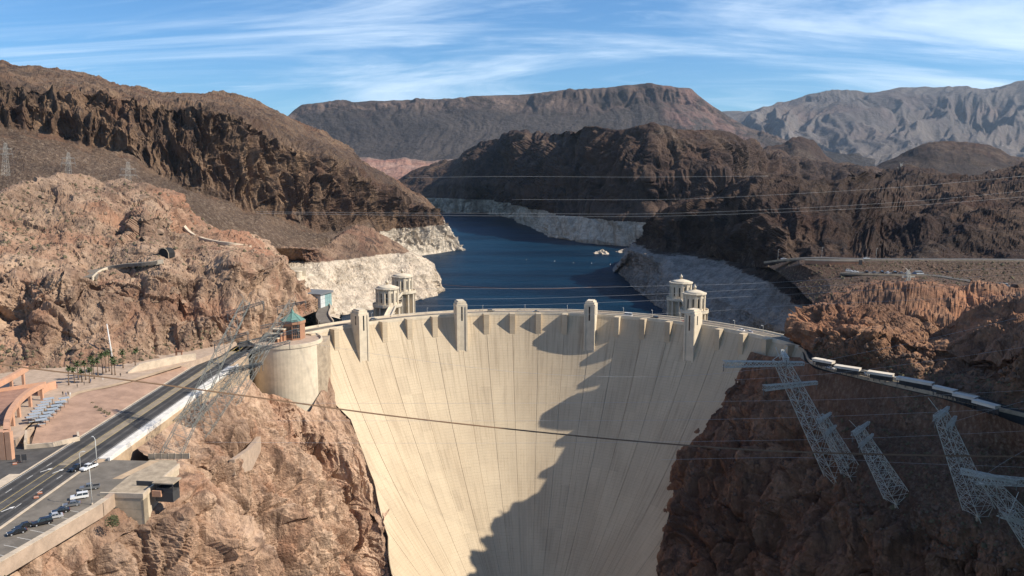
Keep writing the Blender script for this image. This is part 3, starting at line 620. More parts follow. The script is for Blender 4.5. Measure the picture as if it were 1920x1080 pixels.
# ---------------------------------------------------------------- the dam
dam = empty('concrete_arch_dam', (0, 0, 0), 0, 'huge pale concrete arch dam spanning the canyon between rock walls', 'dam')
STEP = 6.5; K0, K1 = -12, 12                      # joints at (k+.5)*STEP degrees
HS = np.concatenate([np.linspace(0, 40, 21), np.linspace(43, 205, 52)])
def set_arc(me, vals):
    at = me.attributes.new('arc', 'FLOAT', 'POINT'); at.data.foreach_set('value', np.asarray(vals, np.float32))
def contact(pts):
    q = [dam_hit(a, b) for a, b in pts]; h = [-p[2] for p in q]
    th = [math.degrees(math.atan2(p[0]-DX, p[1]-(DY-dam_f(-p[2])-dam_r(-p[2])))) for p in q]; return h, th
CL = contact([(605,680),(640,740),(680,780),(700,840),(720,900),(740,1000),(745,1078)]); CR = contact([(1420,690),(1345,740),(1310,770),(1270,840),(1240,920),(1225,1000),(1220,1078)])
def clampth(th, h):
    """the wings stop a little inside the rock"""
    lo = np.interp(h, [0]+CL[0]+[205], [-64]+CL[1]+[-80])-4; hi = np.interp(h, [0]+CR[0]+[205], [74]+CR[1]+[80])+5; return np.clip(th, lo, hi)
for k in range(K0, K1+1):
    a0, a1 = (k-.5)*STEP, (k+.5)*STEP
    gap = .05                                     # degrees of joint recess on each side
    prof = [(a0, 1.2), (a0+gap*.5, 1.2), (a0+gap, .0)]+[(t, 0) for t in np.linspace(a0+gap, a1-gap, 7)[1:-1]]+[(a1-gap, .0), (a1-gap*.5, 1.2), (a1, 1.2)]
    hs = HS[HS >= 90] if k <= -10 else HS
    proud = (.10 if k % 2 else 0)+_r.uniform(-.04, .04)
    th = np.array([p[0] for p in prof]); ins = np.array([p[1]*.28 for p in prof])
    G = np.stack([dam_pt(clampth(th, h), np.full_like(th, h), ins-proud*(ins == 0)) for h in hs])
    top = G[0].copy(); t = np.radians(th); cc = np.array([DX, DY-DR])
    inner = np.stack([DX+(DR+1.0)*np.sin(t), DY-DR+(DR+1.0)*np.cos(t), 0*t], -1)
    if k > -10: G = np.concatenate([inner[None], G])
    o = grid_mesh('face_column', G, M['dam'], None, False, None, dam)
    set_arc(o.data, np.tile(th*DR*math.pi/180, len(G)))
def arc_strip(name, prof, t0, t1, mat, n=90, parent=dam, rc=None):
    """sweep a closed (radius, z) profile round the crest"""
    ts = np.linspace(t0, t1, n); m = len(prof); mb = MB(); vs = []
    for tdeg in ts:
        t = R(tdeg); vs += [(DX+r*math.sin(t), DY-DR+r*math.cos(t), z) for r, z in prof]
    fs = [tuple(range(m)), tuple(range((n-1)*m, n*m))[::-1]]
    for i in range(n-1): fs += [(i*m+j, (i+1)*m+j, (i+1)*m+(j+1) % m, i*m+(j+1) % m) for j in range(m)]
    mb.add(vs, fs); return mb.build(name, mat, parent)
T0, T1 = -62, 70
arc_strip('crest_slab', [(155.3,-2.2),(168.4,-2.2),(168.4,-.06),(155.3,-.06)], T0, T1, M['conc'])
arc_strip('upstream_face', [(160,-60),(165,-60),(168.3,-2.3),(160,-2.3)], T0, T1, M['conc_dirty'])
arc_strip('crest_roadway', [(157.6,-.055),(166.0,-.055),(166.0,.02),(157.6,.02)], T0, T1, M['lot'])
arc_strip('footpath', [(155.9,-.05),(157.55,-.05),(157.55,.16),(155.9,.16)], T0, T1, M['kerb'])
arc_strip('footpath', [(166.05,-.05),(167.7,-.05),(167.7,.16),(166.05,.16)], T0, T1, M['kerb'])
arc_strip('parapet', [(155.0,-.02),(155.75,-.02),(155.75,1.15),(155.0,1.15)], T0, T1, M['conc_tower'])
arc_strip('parapet', [(167.75,-.05),(168.6,-.05),(168.6,1.15),(167.75,1.15)], T0, T1, M['conc_tower'])
arc_strip('centre_line', [(161.7,.024),(161.85,.024),(161.85,.028),(161.7,.028)], T0, T1, M['paint_yellow'])
arc_strip('crest_moulding', [(154.6,-.9),(155.2,-.9),(155.2,.35),(154.6,.35)], T0, T1, M['conc_tower'])
def radial(th): t = R(th); return Vector((math.sin(t), math.cos(t), 0)), Vector((math.cos(t), -math.sin(t), 0))
def ctr(th, r): t = R(th); return Vector((DX+r*math.sin(t), DY-DR+r*math.cos(t), 0))
def corbel(th, w, r_out, depth, name, mat):
    """pilaster standing out of the face under the crest, dying into the batter below"""
    e, s = radial(th); mb = MB(); zs = [.75, -.8, -depth*.5, -depth]; vs = []
    for z in zs:
        rr = r_out
        for sx in (-1, 1):
            p = ctr(th, rr)+s*(sx*w/2); vs.append((p.x, p.y, z))
        for sx in (1, -1):
            p = ctr(th, 157.0)+s*(sx*w/2); vs.append((p.x, p.y, z))
    fs = [(3,2,1,0), (12,13,14,15)]
    for i in range(3): fs += [(i*4+j, i*4+(j+1) % 4, (i+1)*4+(j+1) % 4, (i+1)*4+j) for j in range(4)]
    mb.add(vs, fs); o = mb.build(name, mat, dam); set_arc(o.data, [th*2.705]*len(vs)); return o
TOW = (-42.25, -16.25, 16.25, 42.25)
for th in [s*(3.25+6.5*i) for i in range(0, 11) for s in (-1, 1)]:
    if any(abs(th-t) < .1 for t in TOW) or th < -58 : continue
    corbel(th, 3.4, 150.1, 15.0, 'corbel', M['dam'])
for th in TOW:                                      # lift towers
    e, s = radial(th); c = ctr(th, 146.4)
    def blk(mb, w0, w1, d0, d1, z0, z1):            # along s, along outward e
        vs = [c+s*a+e*b+Vector((0, 0, z)) for z in (z0, z1) for a, b in ((w0,d0),(w1,d0),(w1,d1),(w0,d1))]
        mb.add(vs, [(0,3,2,1),(4,5,6,7),(0,1,5,4),(1,2,6,5),(2,3,7,6),(3,0,4,7)])
    mb = MB(); blk(mb, -3.6, 3.6, 0, 9.0, -28, 8.6); t = mb.build('lift_tower', M['conc_tower'], dam)
    mb = MB(); blk(mb, -3.0, 3.0, .5, 8.5, 8.6, 10.0); blk(mb, -2.2, 2.2, 1.2, 7.8, 10.0, 10.8); mb.build('crown', M['conc_tower'], t)
    for sx in (-1, 1):
        mb = MB(); blk(mb, sx*2.9-.55, sx*2.9+.55, -.45, .02, -22, 7.4); mb.build('pilaster', M['conc_tower'], t)
    mb = MB(); blk(mb, -.45, .45, -.06, .05, -2, 7.2); mb.build('slot_window', M['glass'], t)
    mb = MB(); blk(mb, -3.65, -3.58, 2.6, 3.6, 1.5, 7.0); mb.build('slot_window', M['glass'], t)
    mb = MB(); blk(mb, 3.58, 3.65, 2.6, 3.6, 1.5, 7.0); mb.build('slot_window', M['glass'], t)
    mb = MB(); blk(mb, -1.6, 1.6, 8.95, 9.08, .1, 3.6); mb.build('doorway', M['steel_dark'], t)
# rounded gravity block that carries the lookout at the left end
AB = (-126.5, 452.5); AR = 19.5
mb = MB(); n = 64
mb.lathe([(AR, -75), (AR, -.9), (AR+.35, -.88), (AR+.35, -.06)], n, AB, 0, False)
o = mb.build('abutment_block', M['conc_tower'], dam); set_arc(o.data, [-170+AR*(2*math.pi*(i % n)/n) for i in range(len(o.data.vertices))])
def arc_pts(c, r, a0, a1, n): return [(c[0]+r*math.cos(R(a0+(a1-a0)*i/(n-1))), c[1]+r*math.sin(R(a0+(a1-a0)*i/(n-1)))) for i in range(n)]
def arc_wall(mb, c, r0, r1, a0, a1, z0, z1, n=40):
    a = arc_pts(c, r0, a0, a1, n); b = arc_pts(c, r1, a0, a1, n)
    for i in range(n-1): mb.prism([a[i], a[i+1], b[i+1], b[i]], z0, z1)
    return mb
arc_wall(MB(), AB, AR-.5, AR+.1, 150, 400, -.02, 1.1, 60).build('lookout_parapet', M['conc_tower'], dam)
mb = MB(); mb.lathe([(AR-.55, -.055), (AR-.55, .01)], 64, AB); mb.build('lookout_paving', M['paving'], dam)
mb = MB(); mb.prism([(-112.3,440),(-104.2,452),(-106,470),(-118,468)], -46, -.9); mb.build('abutment_wing', M['conc_dirty'], dam)
# ---------------------------------------------------------------- roads, lots, plaza (left), roads (right)
def g(px, py, z=0.0): return Vector(PZ(px, py, z))
def strip(name, line, w0, w1, z, mat, thick=.03, kind='structure', parent=None, uz=None):
    """ribbon along a plan polyline between offsets w0..w1 to its right"""
    mb = MB(); L = [Vector((p[0], p[1], 0)) for p in line]; a = []; b = []
    for i, p in enumerate(L):
        d = (L[min(i+1, len(L)-1)]-L[max(i-1, 0)]).normalized(); n = Vector((d.y, -d.x, 0)); a.append(p+n*w0); b.append(p+n*w1)
    zz = z if hasattr(z, '__len__') else [z]*len(L)
    for i in range(len(L)-1):
        q = [a[i], b[i], b[i+1], a[i+1]]; h = [zz[i], zz[i], zz[i+1], zz[i+1]]
        mb.prism([(v.x, v.y) for v in q], [v-thick for v in h], h)
    o = mb.build(name, mat, parent)
    if kind: o['kind'] = kind
    return o
def smooth_line(pts, n=8):
    P = [Vector(p) for p in pts]; out = []
    for i in range(len(P)-1):
        p0 = P[max(i-1, 0)]; p1 = P[i]; p2 = P[i+1]; p3 = P[min(i+2, len(P)-1)]
        for k in range(n):
            t = k/n; out.append(.5*((2*p1)+(p2-p0)*t+(2*p0-5*p1+4*p2-p3)*t*t+(3*p1-p0-3*p2+p3)*t**3))
    out.append(P[-1]); return out
def ground(name, poly, z, mat, thick=.5): 
    mb = MB(); mb.prism(poly, (np.array(z) if hasattr(z, '__len__') else z)-thick, z); o = mb.build(name, mat); o['kind'] = 'structure'; return o
ground('terrace_ground', [(-330,60),(-139,60),(-139,200),(-133,200),(-133,275),(-133,385),(-137.5,420),(-142,434),(-147,446),(-147,520),(-330,520)], -.16, M['bank_tan'], 30)
RL = [(-147,60),(-147,405),(-146,425),(-142.5,444),(-136,458),(-128,467),(-117,476)]
rl = smooth_line([(a, b, 0) for a, b in RL])
strip('left_road', rl, -8.6, 8.8, -.03, M['asphalt'], 1.1)
RD = smooth_line([(a, b, 0) for a, b in RL[:3]])
for a, b in ((-7.2,-5.2),(-4.2,-2.2),(2.2,4.0),(5.0,7.0)): strip('tyre_track', RD, a, b, -.026, M['asphalt_dark'], .003)
strip('dusty_median', [(-147,258),(-147,425)], -1.3, 1.6, -.022, M['lane_dust'], .006)
for w in (-8.1, -1.5, 1.7, 8.2): strip('lane_line', RD, w, w+.14, -.018, M['paint'] if abs(w) > 4 else M['paint_yellow'], .003)
for i in range(18):
    y = 70+i*11
    strip('lane_dash', [(-147,y),(-147,y+3.2)], 4.6, 4.75, -.018, M['paint'], .003)
    strip('lane_dash', [(-147,y),(-147,y+3.2)], -4.75, -4.6, -.018, M['paint'], .003)
def arrow(px, py, ang):
    c = g(px, py); mb = MB(); pts = [(-.18,-2.2),(.18,-2.2),(.18,.6),(.7,.6),(0,2.0),(-.7,.6),(-.18,.6)]
    ca, sa = math.cos(ang), math.sin(ang); mb.prism([(c.x+x*ca-y*sa, c.y+x*sa+y*ca) for x, y in pts], -.019, -.014)
    o = mb.build('painted_arrow', M['paint']); o['kind'] = 'structure'
arrow(88, 881, -.5); arrow(110, 883, -.4); arrow(16, 954, -.4)
strip('left_kerb', RD, -9.2, -8.6, .12, M['kerb'], .3)
strip('verge_path', [(-147,60),(-147,250)], -12.5, -9.2, .10, M['kerb'], .2)
strip('right_pavement', [(-147,264),(-147,392)], 8.8, 12.9, .14, M['white_conc'], .6)
# junction and car park
ground('junction', [(-260,232),(-155.8,232),(-155.8,286),(-170,279),(-260,272)], -.028, M['asphalt'], .1)
ground('car_park', [(-138.1,150),(-131,170),(-127.5,192),(-120.8,226),(-120.8,262),(-133.5,263),(-138.1,258)], -.024, M['lot'], 1.0)
strip('lot_divider', [(-138.4,150),(-138.4,258)], -.3, .5, .18, M['kerb'], .3)
for i in range(9):
    y = 186+i*4.4; x = -126.5+(y-194)*.19
    strip('bay_line', [(x-1.2,y),(x-5.8,y+1.6)], -.06, .06, -.017, M['paint'], .003)
# paved lookout terrace beyond the lot
ground('lookout_terrace', [(-121,234),(-109.6,234),(-108.6,257),(-112,263),(-120.7,263)], .02, M['conc_dirty'], .6)
ground('lookout_terrace_walk', [(-125,246),(-122,246),(-117,262),(-120,262)], .034, M['bank_tan'], .01)

# plaza bench left of the road: pink gravel bank rising to it
zp = 2.6
bank_b = [g(58,838,0),(-156.5,286,0),(-156.3,330,0),(-156.3,372,0),(-156.3,392,0)]
bank_t = [g(70,796,zp),g(150,733,zp),g(205,722,zp),g(262,707,zp),g(352,681,zp)]
mb = MB(); nb_ = 40
def lin(pts, t):
    pts = [Vector(p) for p in pts]; x = t*(len(pts)-1); i = min(int(x), len(pts)-2); return pts[i].lerp(pts[i+1], x-i)
vs = []; fs = []
for j in range(9):
    for i in range(nb_):
        t = i/(nb_-1); v = j/8; p = lin(bank_b, t).lerp(lin(bank_t, t), v); p.z = zp*(v**.8)-.05+(.18*pnoise(np.array([[p.x*.25, p.y*.25, 1.]]))[0] if 0 < j < 8 else 0); vs.append(p)
for j in range(8):
    for i in range(nb_-1): fs.append((j*nb_+i, j*nb_+i+1, (j+1)*nb_+i+1, (j+1)*nb_+i))
mb.add(vs, fs, True); mb.build('gravel_bank', M['bank'])['kind'] = 'structure'
ground('plaza', [(p.x, p.y) for p in bank_t]+[(-150,415),(-150,440),(-200,420),(-330,400),(-330,270),(-215,270)]+[(g(30,838,0).x, g(30,838,0).y)], zp-.06, M['paving'], 4)
walk = [g(60,805,zp),g(105,765,zp),g(150,738,zp),g(205,726,zp),g(262,711,zp),g(345,685,zp)]
strip('plaza_walk', [(p.x, p.y) for p in smooth_line(walk)], -3.4, -.2, zp+.0, M['bank_tan'], .04)
def wall_line(name, pts, z0, z1, th, mat, label=None, cat='wall', parent=None):
    mb = MB(); L = [Vector((p[0], p[1], 0)) for p in pts]
    z1s = z1 if hasattr(z1, '__len__') else [z1]*len(L); z0s = z0 if hasattr(z0, '__len__') else [z0]*len(L)
    for i in range(len(L)-1):
        d = (L[i+1]-L[i]).normalized(); n = Vector((-d.y, d.x, 0))*th
        q = [L[i], L[i+1], L[i+1]+n, L[i]+n]; mb.prism([(v.x, v.y) for v in q], [z0s[i], z0s[i+1], z0s[i+1], z0s[i]], [z1s[i], z1s[i+1], z1s[i+1], z1s[i]])
    o = mb.build(name, mat, parent)
    if label: tag(o, label, cat)
    return o
wall_line('plaza_wall', [g(240,700,zp),g(262,690,zp+1.5),g(330,676,zp+1.5),g(368,674,zp)], zp-2.6, [zp+.6,zp+3.4,zp+3.6,zp+3.0], 1.2, M['kerb'], 'long tan retaining wall behind the palms at the plaza end')
wall_line('garden_wall', [g(50,842),g(100,838),g(150,826),(-157.2,288)], -.1, 1.5, .7, M['kerb'], 'low tan concrete wall at the foot of the gravel bank by the junction')
wall_line('garden_wall', [g(50,842),g(52,812,1),g(66,796,1.5)], -.1, 2.6, .7, M['kerb'], 'tan end wall closing the gravel bank beside the salmon building')

# parapet and cantilevered footway wall along the cliff side
strip('road_parapet', [(-147,262),(-147,392)], 12.9, 13.7, 1.15, M['white_conc'], 3.6, None)
o = bpy.data.objects['road_parapet']; tag(o, 'long white parapet wall edging the straight road above the cliff', 'wall')
for i in range(36):
    y = 264+i*3.55
    mb = MB(); mb.box(-133.92, -133.45, y, y+3.5, 1.15, 1.32); mb.build('coping_slab', M['white_conc'], o)
o = wall_line('car_park_wall', [(-139.5,150),(-130,176),(-126.2,194),(-119.6,226),(-119.6,233)], -3.4, .75, -1.7, M['paving'], 'low tan wall along the outer edge of the car park above the cliff')
for i in range(16):
    y = 160+i*4.3; xs = np.interp(y, [150,176,194,226,233], [-139.5,-130,-126.2,-119.6,-119.6]); x2 = np.interp(y+4.2, [150,176,194,226,233], [-139.5,-130,-126.2,-119.6,-119.6])
    mb = MB(); mb.prism([(xs-.1, y), (xs+1.85, y), (x2+1.85, y+4.2), (x2-.1, y+4.2)], .75, .92); mb.build('coping_slab', M['kerb'], o)
# bastion under the terrace
bas = empty('retaining_wall', (-115, 233, 0), 0, 'tall pale stepped concrete retaining wall under the lookout terrace', 'wall')
mb = MB(); mb.prism([(-7.2,.2),(5.6,-.6),(6.4,24),(-6,24)], [-9,-16,-16,-9], -.62); mb.build('wall_face', M['conc'], bas)
for k in range(3):
    mb = MB(); z = -4-k*3.1; mb.prism([(-7.25,.12),(5.66,-.68),(5.66,-.6),(-7.25,.2)], z, z+2.9); mb.build('lift_panel', M['conc'], bas)
mb = MB(); mb.prism([(-7.4,.0),(5.8,-.85),(6.7,24.2),(6.2,24.2),(5.3,-.3),(-7.4,.5)], -.6, .9); mb.build('parapet', M['kerb'], bas)
mb = MB(); mb.prism([(5.55,-.75),(5.75,-.75),(6.0,1.5),(5.8,1.5)], -15, -1.2); mb.build('edge_strip', M['lane_dust'], bas)
# dark lookout hut on the cliff edge
hut = empty('lookout_hut', (-104.6, 238.5, -.4), R(-6), 'small dark flat roofed lookout hut perched on the cliff edge', 'hut')
mb = MB(); mb.box(-3.0,2.6,-1.8,2.2,-3.2,.0); mb.build('floor_block', M['steel_dark'], hut)
mb = MB()
for x in (-2.8, 2.3): 
    for y in (-1.6, 1.9): mb.box(x,x+.3,y,y+.3,0,2.6)
mb.box(-2.8,2.6,1.9,2.15,0,2.6); mb.box(-2.8,-2.5,-1.6,1.9,0,1.1); mb.box(-2.8,2.6,-1.7,-1.45,0,1.1); mb.build('wall', M['steel_dark'], hut)
mb = MB(); mb.box(-3.5,3.2,-2.4,2.7,2.6,2.95); mb.build('roof', M['conc_dirty'], hut)
mb = MB(); mb.box(-10.5,-3.0,1.0,1.35,-.6,1.9); mb.build('screen_wall', M['steel_dark'], hut)
mb = MB(); mb.box(-3.6,-.8,-2.6,-1.9,-1.4,.5); mb.build('step', M['salmon'], hut)
# brown boundary wall at the back of the terrace
bw = empty('boundary_wall', (-120, 264, 0), 0, 'brown panelled boundary wall behind the lookout terrace', 'wall')
for i in range(6):
    mb = MB(); x = -1.5+i*2.3; mb.box(x,x+2.1,-.15,.15,0,1.7+(i % 2)*.15); mb.build('panel', M['conc_dirty'], bw)
    mb = MB(); mb.box(x+2.1,x+2.3,-.2,.2,0,2.0); mb.build('post', M['kerb'], bw)

# ---- right: Arizona road from the crest round the outcrop
RA = smooth_line([(156,447,0),(160,436,0),(160,424,0),(157,412,0),(155,401,0),(158,390,0),(170,370,0),(184,350,0),(196,332,0),(215,305,0),(250,270,0)])
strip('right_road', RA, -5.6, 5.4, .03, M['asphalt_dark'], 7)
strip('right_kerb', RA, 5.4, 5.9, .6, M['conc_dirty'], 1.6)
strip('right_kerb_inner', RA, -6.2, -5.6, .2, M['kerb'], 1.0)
strip('road_line', RA, -.08, .08, .037, M['paint_yellow'], .004)
# road over the bench behind
def zline(pts): P = [PY(*p) for p in pts]; return P
LW = smooth_line(zline([(1585,512,577),(1600,513,574),(1660,514,573),(1740,517,573),(1810,527,566),(1880,540,552),(1935,551,545)]))
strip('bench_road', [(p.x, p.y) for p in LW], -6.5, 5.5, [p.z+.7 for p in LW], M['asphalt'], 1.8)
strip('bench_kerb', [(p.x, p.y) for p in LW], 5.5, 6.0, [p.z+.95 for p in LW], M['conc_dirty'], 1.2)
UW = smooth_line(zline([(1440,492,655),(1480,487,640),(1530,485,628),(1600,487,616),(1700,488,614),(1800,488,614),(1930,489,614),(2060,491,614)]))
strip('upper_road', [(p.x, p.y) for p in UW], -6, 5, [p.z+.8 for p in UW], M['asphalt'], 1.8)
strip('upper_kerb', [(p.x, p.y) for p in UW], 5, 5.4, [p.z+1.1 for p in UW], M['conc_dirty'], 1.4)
rw = PY(1508,497,606); re = PY(1618,503,600)
rwp = smooth_line([PY(1508,500,606), PY(1540,503,601), PY(1580,504,599), PY(1618,505,598)])
o = wall_line('curved_retaining_wall', [(p.x, p.y) for p in rwp], 18, [27.6+.02*i for i in range(len(rwp))], .8, M['brick_red'], 'curved reddish retaining wall below the upper road at the lookout bench')
wall_line('wall_cap', [(p.x, p.y-.1) for p in rwp], 27.5, [28.3+.02*i for i in range(len(rwp))], 1.0, M['kerb'], parent=o)
gp = PY(1612,505,597); mb = MB(); mb.box(gp[0]-1.2,gp[0]+1.2,gp[1]-.9,gp[1]-.35,18,28.9); mb.build('pier', M['steel_dark'], o)
# low pale wall on the bench, river track
wall_line('bench_wall', [tuple(PY(1700,561,500)), tuple(PY(1762,557,500))], PY(1700,564,500)[2]-1.5, PY(1762,556,500)[2]+1.0, .8, M['white_conc'], 'low pale concrete wall at the foot of the lattice mast on the bench')
# ---------------------------------------------------------------- intake towers
def intake_tower(px, Y, label, ang=0.0, rad=8.2, zd=0.0):
    c = PY(px, 560, Y); t = empty('intake_tower', (c[0], c[1], zd), ang, label, 'tower', 'intake towers standing in the lake behind the dam')
    n = 12
    mb = MB(); mb.lathe([(rad-1.6,-62),(rad-1.6,-9),(rad-1.2,-1.2)], 24, smooth=True); mb.build('shaft', M['conc_tower'], t)
    for k in range(n):
        a = 2*math.pi*k/n; mb = MB(); ca, sa = math.cos(a), math.sin(a)
        P = lambda r, w: (r*ca-w*sa, r*sa+w*ca)
        mb.prism([P(rad-2.4,-.55),P(rad+1.5,-.55),P(rad+1.5,.55),P(rad-2.4,.55)], -62, -1.2); mb.build('fin', M['conc_tower'], t)
    mb = MB(); mb.lathe([(rad+1.9,-1.2),(rad+2.1,-.9),(rad+2.1,.15)], 24); mb.build('gallery_deck', M['conc_tower'], t)
    mb = MB(); arc_wall(mb, (0,0), rad+1.7, rad+2.05, 0, 360, .15, 1.15, 25); mb.build('gallery_parapet', M['conc_tower'], t)
    mb = MB(); mb.lathe([(rad-.5,.15),(rad-.5,11.6)], n, a0=math.pi/n); d = mb.build('drum', M['conc_tower'], t)
    for k in range(n):
        a = 2*math.pi*(k+.5)/n; ca, sa = math.cos(a), math.sin(a); P = lambda r, w: (r*ca-w*sa, r*sa+w*ca)
        mb = MB(); mb.prism([P(rad-1.2,-.8),P(rad-.12,-.8),P(rad-.12,.8),P(rad-1.2,.8)], .15, 11.2); mb.build('pilaster', M['conc_tower'], d)
        a = 2*math.pi*k/n; ca, sa = math.cos(a), math.sin(a); ap = (rad-.5)*math.cos(math.pi/n)
        P2 = lambda r, w: (r*ca-w*sa, r*sa+w*ca)
        mb = MB(); mb.prism([P2(ap-.2,-.5),P2(ap+.06,-.5),P2(ap+.06,.5),P2(ap-.2,.5)], 2.2, 8.8); mb.build('window', M['glass'], d)
    mb = MB(); mb.lathe([(rad+.4,11.2),(rad+.55,11.5),(rad+.55,12.2),(rad-.2,12.4)], n, a0=math.pi/n); mb.build('cornice', M['conc_tower'], t)
    mb = MB(); mb.lathe([(rad-.3,12.35),(rad*.62,13.4),(rad*.28,14.1),(.9,14.4)], 24, smooth=True); rf = mb.build('roof', M['conc_tower'], t)
    mb = MB(); mb.lathe([(.9,14.3),(.9,15.6),(1.2,15.7),(1.0,16.6),(.35,17.3),(.1,18.2)], 12, smooth=True); mb.build('finial', M['conc_tower'], rf)
    return t
intake_tower(726, 572, 'intake tower with octagonal top nearest the teal roofed visitor building', .1)
intake_tower(755, 634, 'intake tower in open water behind the one nearest the teal roofed building', .1)
intake_tower(1276, 600, 'pale intake tower behind its twin, by the shaded white shore', .2)
intake_tower(1302, 548, 'pale intake tower close behind the crest on the shaded shore side', .2, 7.6)
def footbridge(a, b, label, z=.0):
    a = Vector((a[0], a[1], 0)); b = Vector((b[0], b[1], 0)); L = (b-a).length; d = (b-a).normalized()
    t = empty('footbridge', (a.x, a.y, z), math.atan2(d.y, d.x), label, 'bridge')
    mb = MB(); mb.box(0,L,-2.2,2.2,-.7,.05); mb.build('deck', M['conc_tower'], t)
    for s in (-1, 1):
        mb = MB(); mb.box(0,L,s*2.2-.18,s*2.2+.18,-.9,1.2); mb.build('parapet', M['conc_tower'], t)
    for i in range(3):
        mb = MB(); x = L*(i+.5)/3; mb.box(x-.4,x+.4,-1.8,1.8,-3.4,-.7); mb.build('crossbeam', M['conc_dirty'], t)
    mb = MB()
    for s in (-1, 1): mb.bar((0,s*1.6,-4.2),(L/2,s*1.6,-1.6),.35); mb.bar((L/2,s*1.6,-1.6),(L,s*1.6,-4.2),.35)
    mb.build('arch_rib', M['conc_tower'], t)
    return t
p = PY(726,560,572); footbridge(ctr(-32, 168.3), (p[0]+5,p[1]-8.5), 'flat concrete footbridge from the crest to the intake tower near the teal roof', -.1)
q = PY(755,560,634); footbridge((p[0]+1.5,p[1]+10.2), (q[0]-1,q[1]-10.2), 'concrete footbridge linking the two intake towers on the teal roof side', -.1)
p = PY(1302,560,548); footbridge(ctr(39, 168.3), (p[0]-3,p[1]-9.2), 'pale footbridge from the crest to the intake tower on the shaded shore side', -.1)
q = PY(1276,560,600); footbridge((p[0]-.8,p[1]+9.6), (q[0]+.6,q[1]-10.2), 'concrete footbridge linking the two intake towers on the shaded shore side', -.1)

# ---------------------------------------------------------------- visitor building with the green roof
vc = empty('visitor_building', (-124, 458, 0), R(-14), 'terracotta visitor building with stepped terraces and teal pyramid roof on the round lookout', 'building')
mb = MB(); mb.prism([(-7,-3.2),(-3.2,-7),(3.2,-7),(7,-3.2),(7,3.2),(3.2,7),(-3.2,7),(-7,3.2)], .02, 12.4); wl_ = mb.build('wall', M['brick_red'], vc)
mb = MB(); mb.prism([(-7.5,-3.6),(-3.6,-7.5),(3.6,-7.5),(7.5,-3.6),(7.5,3.6),(3.6,7.5),(-3.6,7.5),(-7.5,3.6)], 10.6, 12.6); mb.build('fascia', M['brick_red'], vc)
mb = MB(); oct_ = lambda r: [(r*math.cos(R(22.5+45*k)), r*math.sin(R(22.5+45*k))) for k in range(8)]
o8 = oct_(8.2); o3 = oct_(1.5)
mb.add([(x,y,12.6) for x,y in o8]+[(x,y,17.2) for x,y in o3], [tuple(range(8))[::-1], tuple(range(8,16))]+[(k,(k+1)%8,8+(k+1)%8,8+k) for k in range(8)]); rf = mb.build('roof', M['copper'], vc)
for k in range(8):
    mb = MB(); a, b = o8[k], o3[k]; mb.bar((a[0],a[1],12.75),(b[0],b[1],17.3),.16); mb.build('hip_rib', M['copper'], rf)
mb = MB(); mb.lathe([(1.4,17.1),(1.1,18.2),(.5,19.2),(.06,21.0)], 8, smooth=False); mb.build('spire', M['copper'], rf)
vc.scale = (.86, .86, .84)
# glazed right front
d_ = Vector((7-3.2, -3.2+7, 0)).normalized(); n_ = Vector((d_.y, -d_.x, 0))
for i in range(4):
    for j in range(4):
        mb = MB(); a = Vector((3.2,-7,0))+d_*(.35+i*1.25)+n_*.06; b = a+d_*1.05; z = 1.2+j*2.3
        mb.add([(a.x,a.y,z),(b.x,b.y,z),(b.x,b.y,z+2.0),(a.x,a.y,z+2.0)]+[(a.x-n_.x*.2,a.y-n_.y*.2,z),(b.x-n_.x*.2,b.y-n_.y*.2,z),(b.x-n_.x*.2,b.y-n_.y*.2,z+2.0),(a.x-n_.x*.2,a.y-n_.y*.2,z+2.0)], [(0,1,2,3),(4,7,6,5),(0,4,5,1),(2,6,7,3),(1,5,6,2),(0,3,7,4)])
        mb.build('pane', M['glass'], wl_)
for i in range(5):
    mb = MB(); x = -2.6+i*1.1; mb.box(x,x+.85,-7.08,-6.9,1.4,9.4); mb.build('pane', M['glass'], wl_)
for k, (x0, y0, h) in enumerate(((-6.5,-9.2,8.2),(-7.5,-11.4,5.6),(-8.5,-13.6,3.0))):       # terraces stepping down to the left front
    mb = MB(); mb.box(x0-2.5,x0+5.5,y0-1.2+.01*k,-6.4-.4*k,.02,h-.6); tr = mb.build('terrace', M['brick_red'], vc)
    mb = MB(); mb.box(x0-2.9,x0+5.9,y0-1.7+.01*k,-6.3-.4*k,h-.6,h); mb.build('terrace_slab', M['conc_tower'], tr)
    for i in range(4):
        mb = MB(); mb.box(x0-2.2+i*1.9,x0-.7+i*1.9,y0-1.29,y0-1.19,h-2.4,h-1.0); mb.build('pane', M['glass'], tr)
# grey hall behind it
hb = PY(588, 562, 560); hall = empty('grey_hall', (hb[0], hb[1], 1.0), R(-20), 'low dark grey hall with teal glazed end wall behind the visitor building', 'building')
mb = MB(); mb.box(-12,10,-7,7,0,9.2); mb.build('wall', M['grey_clad'], hall)
mb = MB(); mb.prism([(-13,-8),(11,-8),(11,8),(-13,8)], [9.2]*4, [9.9,9.9,10.5,10.5]); mb.build('roof', M['grey_clad'], hall)
for i in range(5):
    for j in range(3):
        mb = MB(); y = -6.8+i*2.72; z = .3+j*2.95; mb.box(10,10.12,y,y+2.6,z,z+2.8); mb.build('cladding_panel', M['teal_clad'] if i > 1 else M['pale_clad'], hall)
        mb = MB(); x = .2+i*1.95; mb.box(x,x+1.85,-7.1,-7,z,z+2.8); mb.build('cladding_panel', M['pale_clad'], hall)
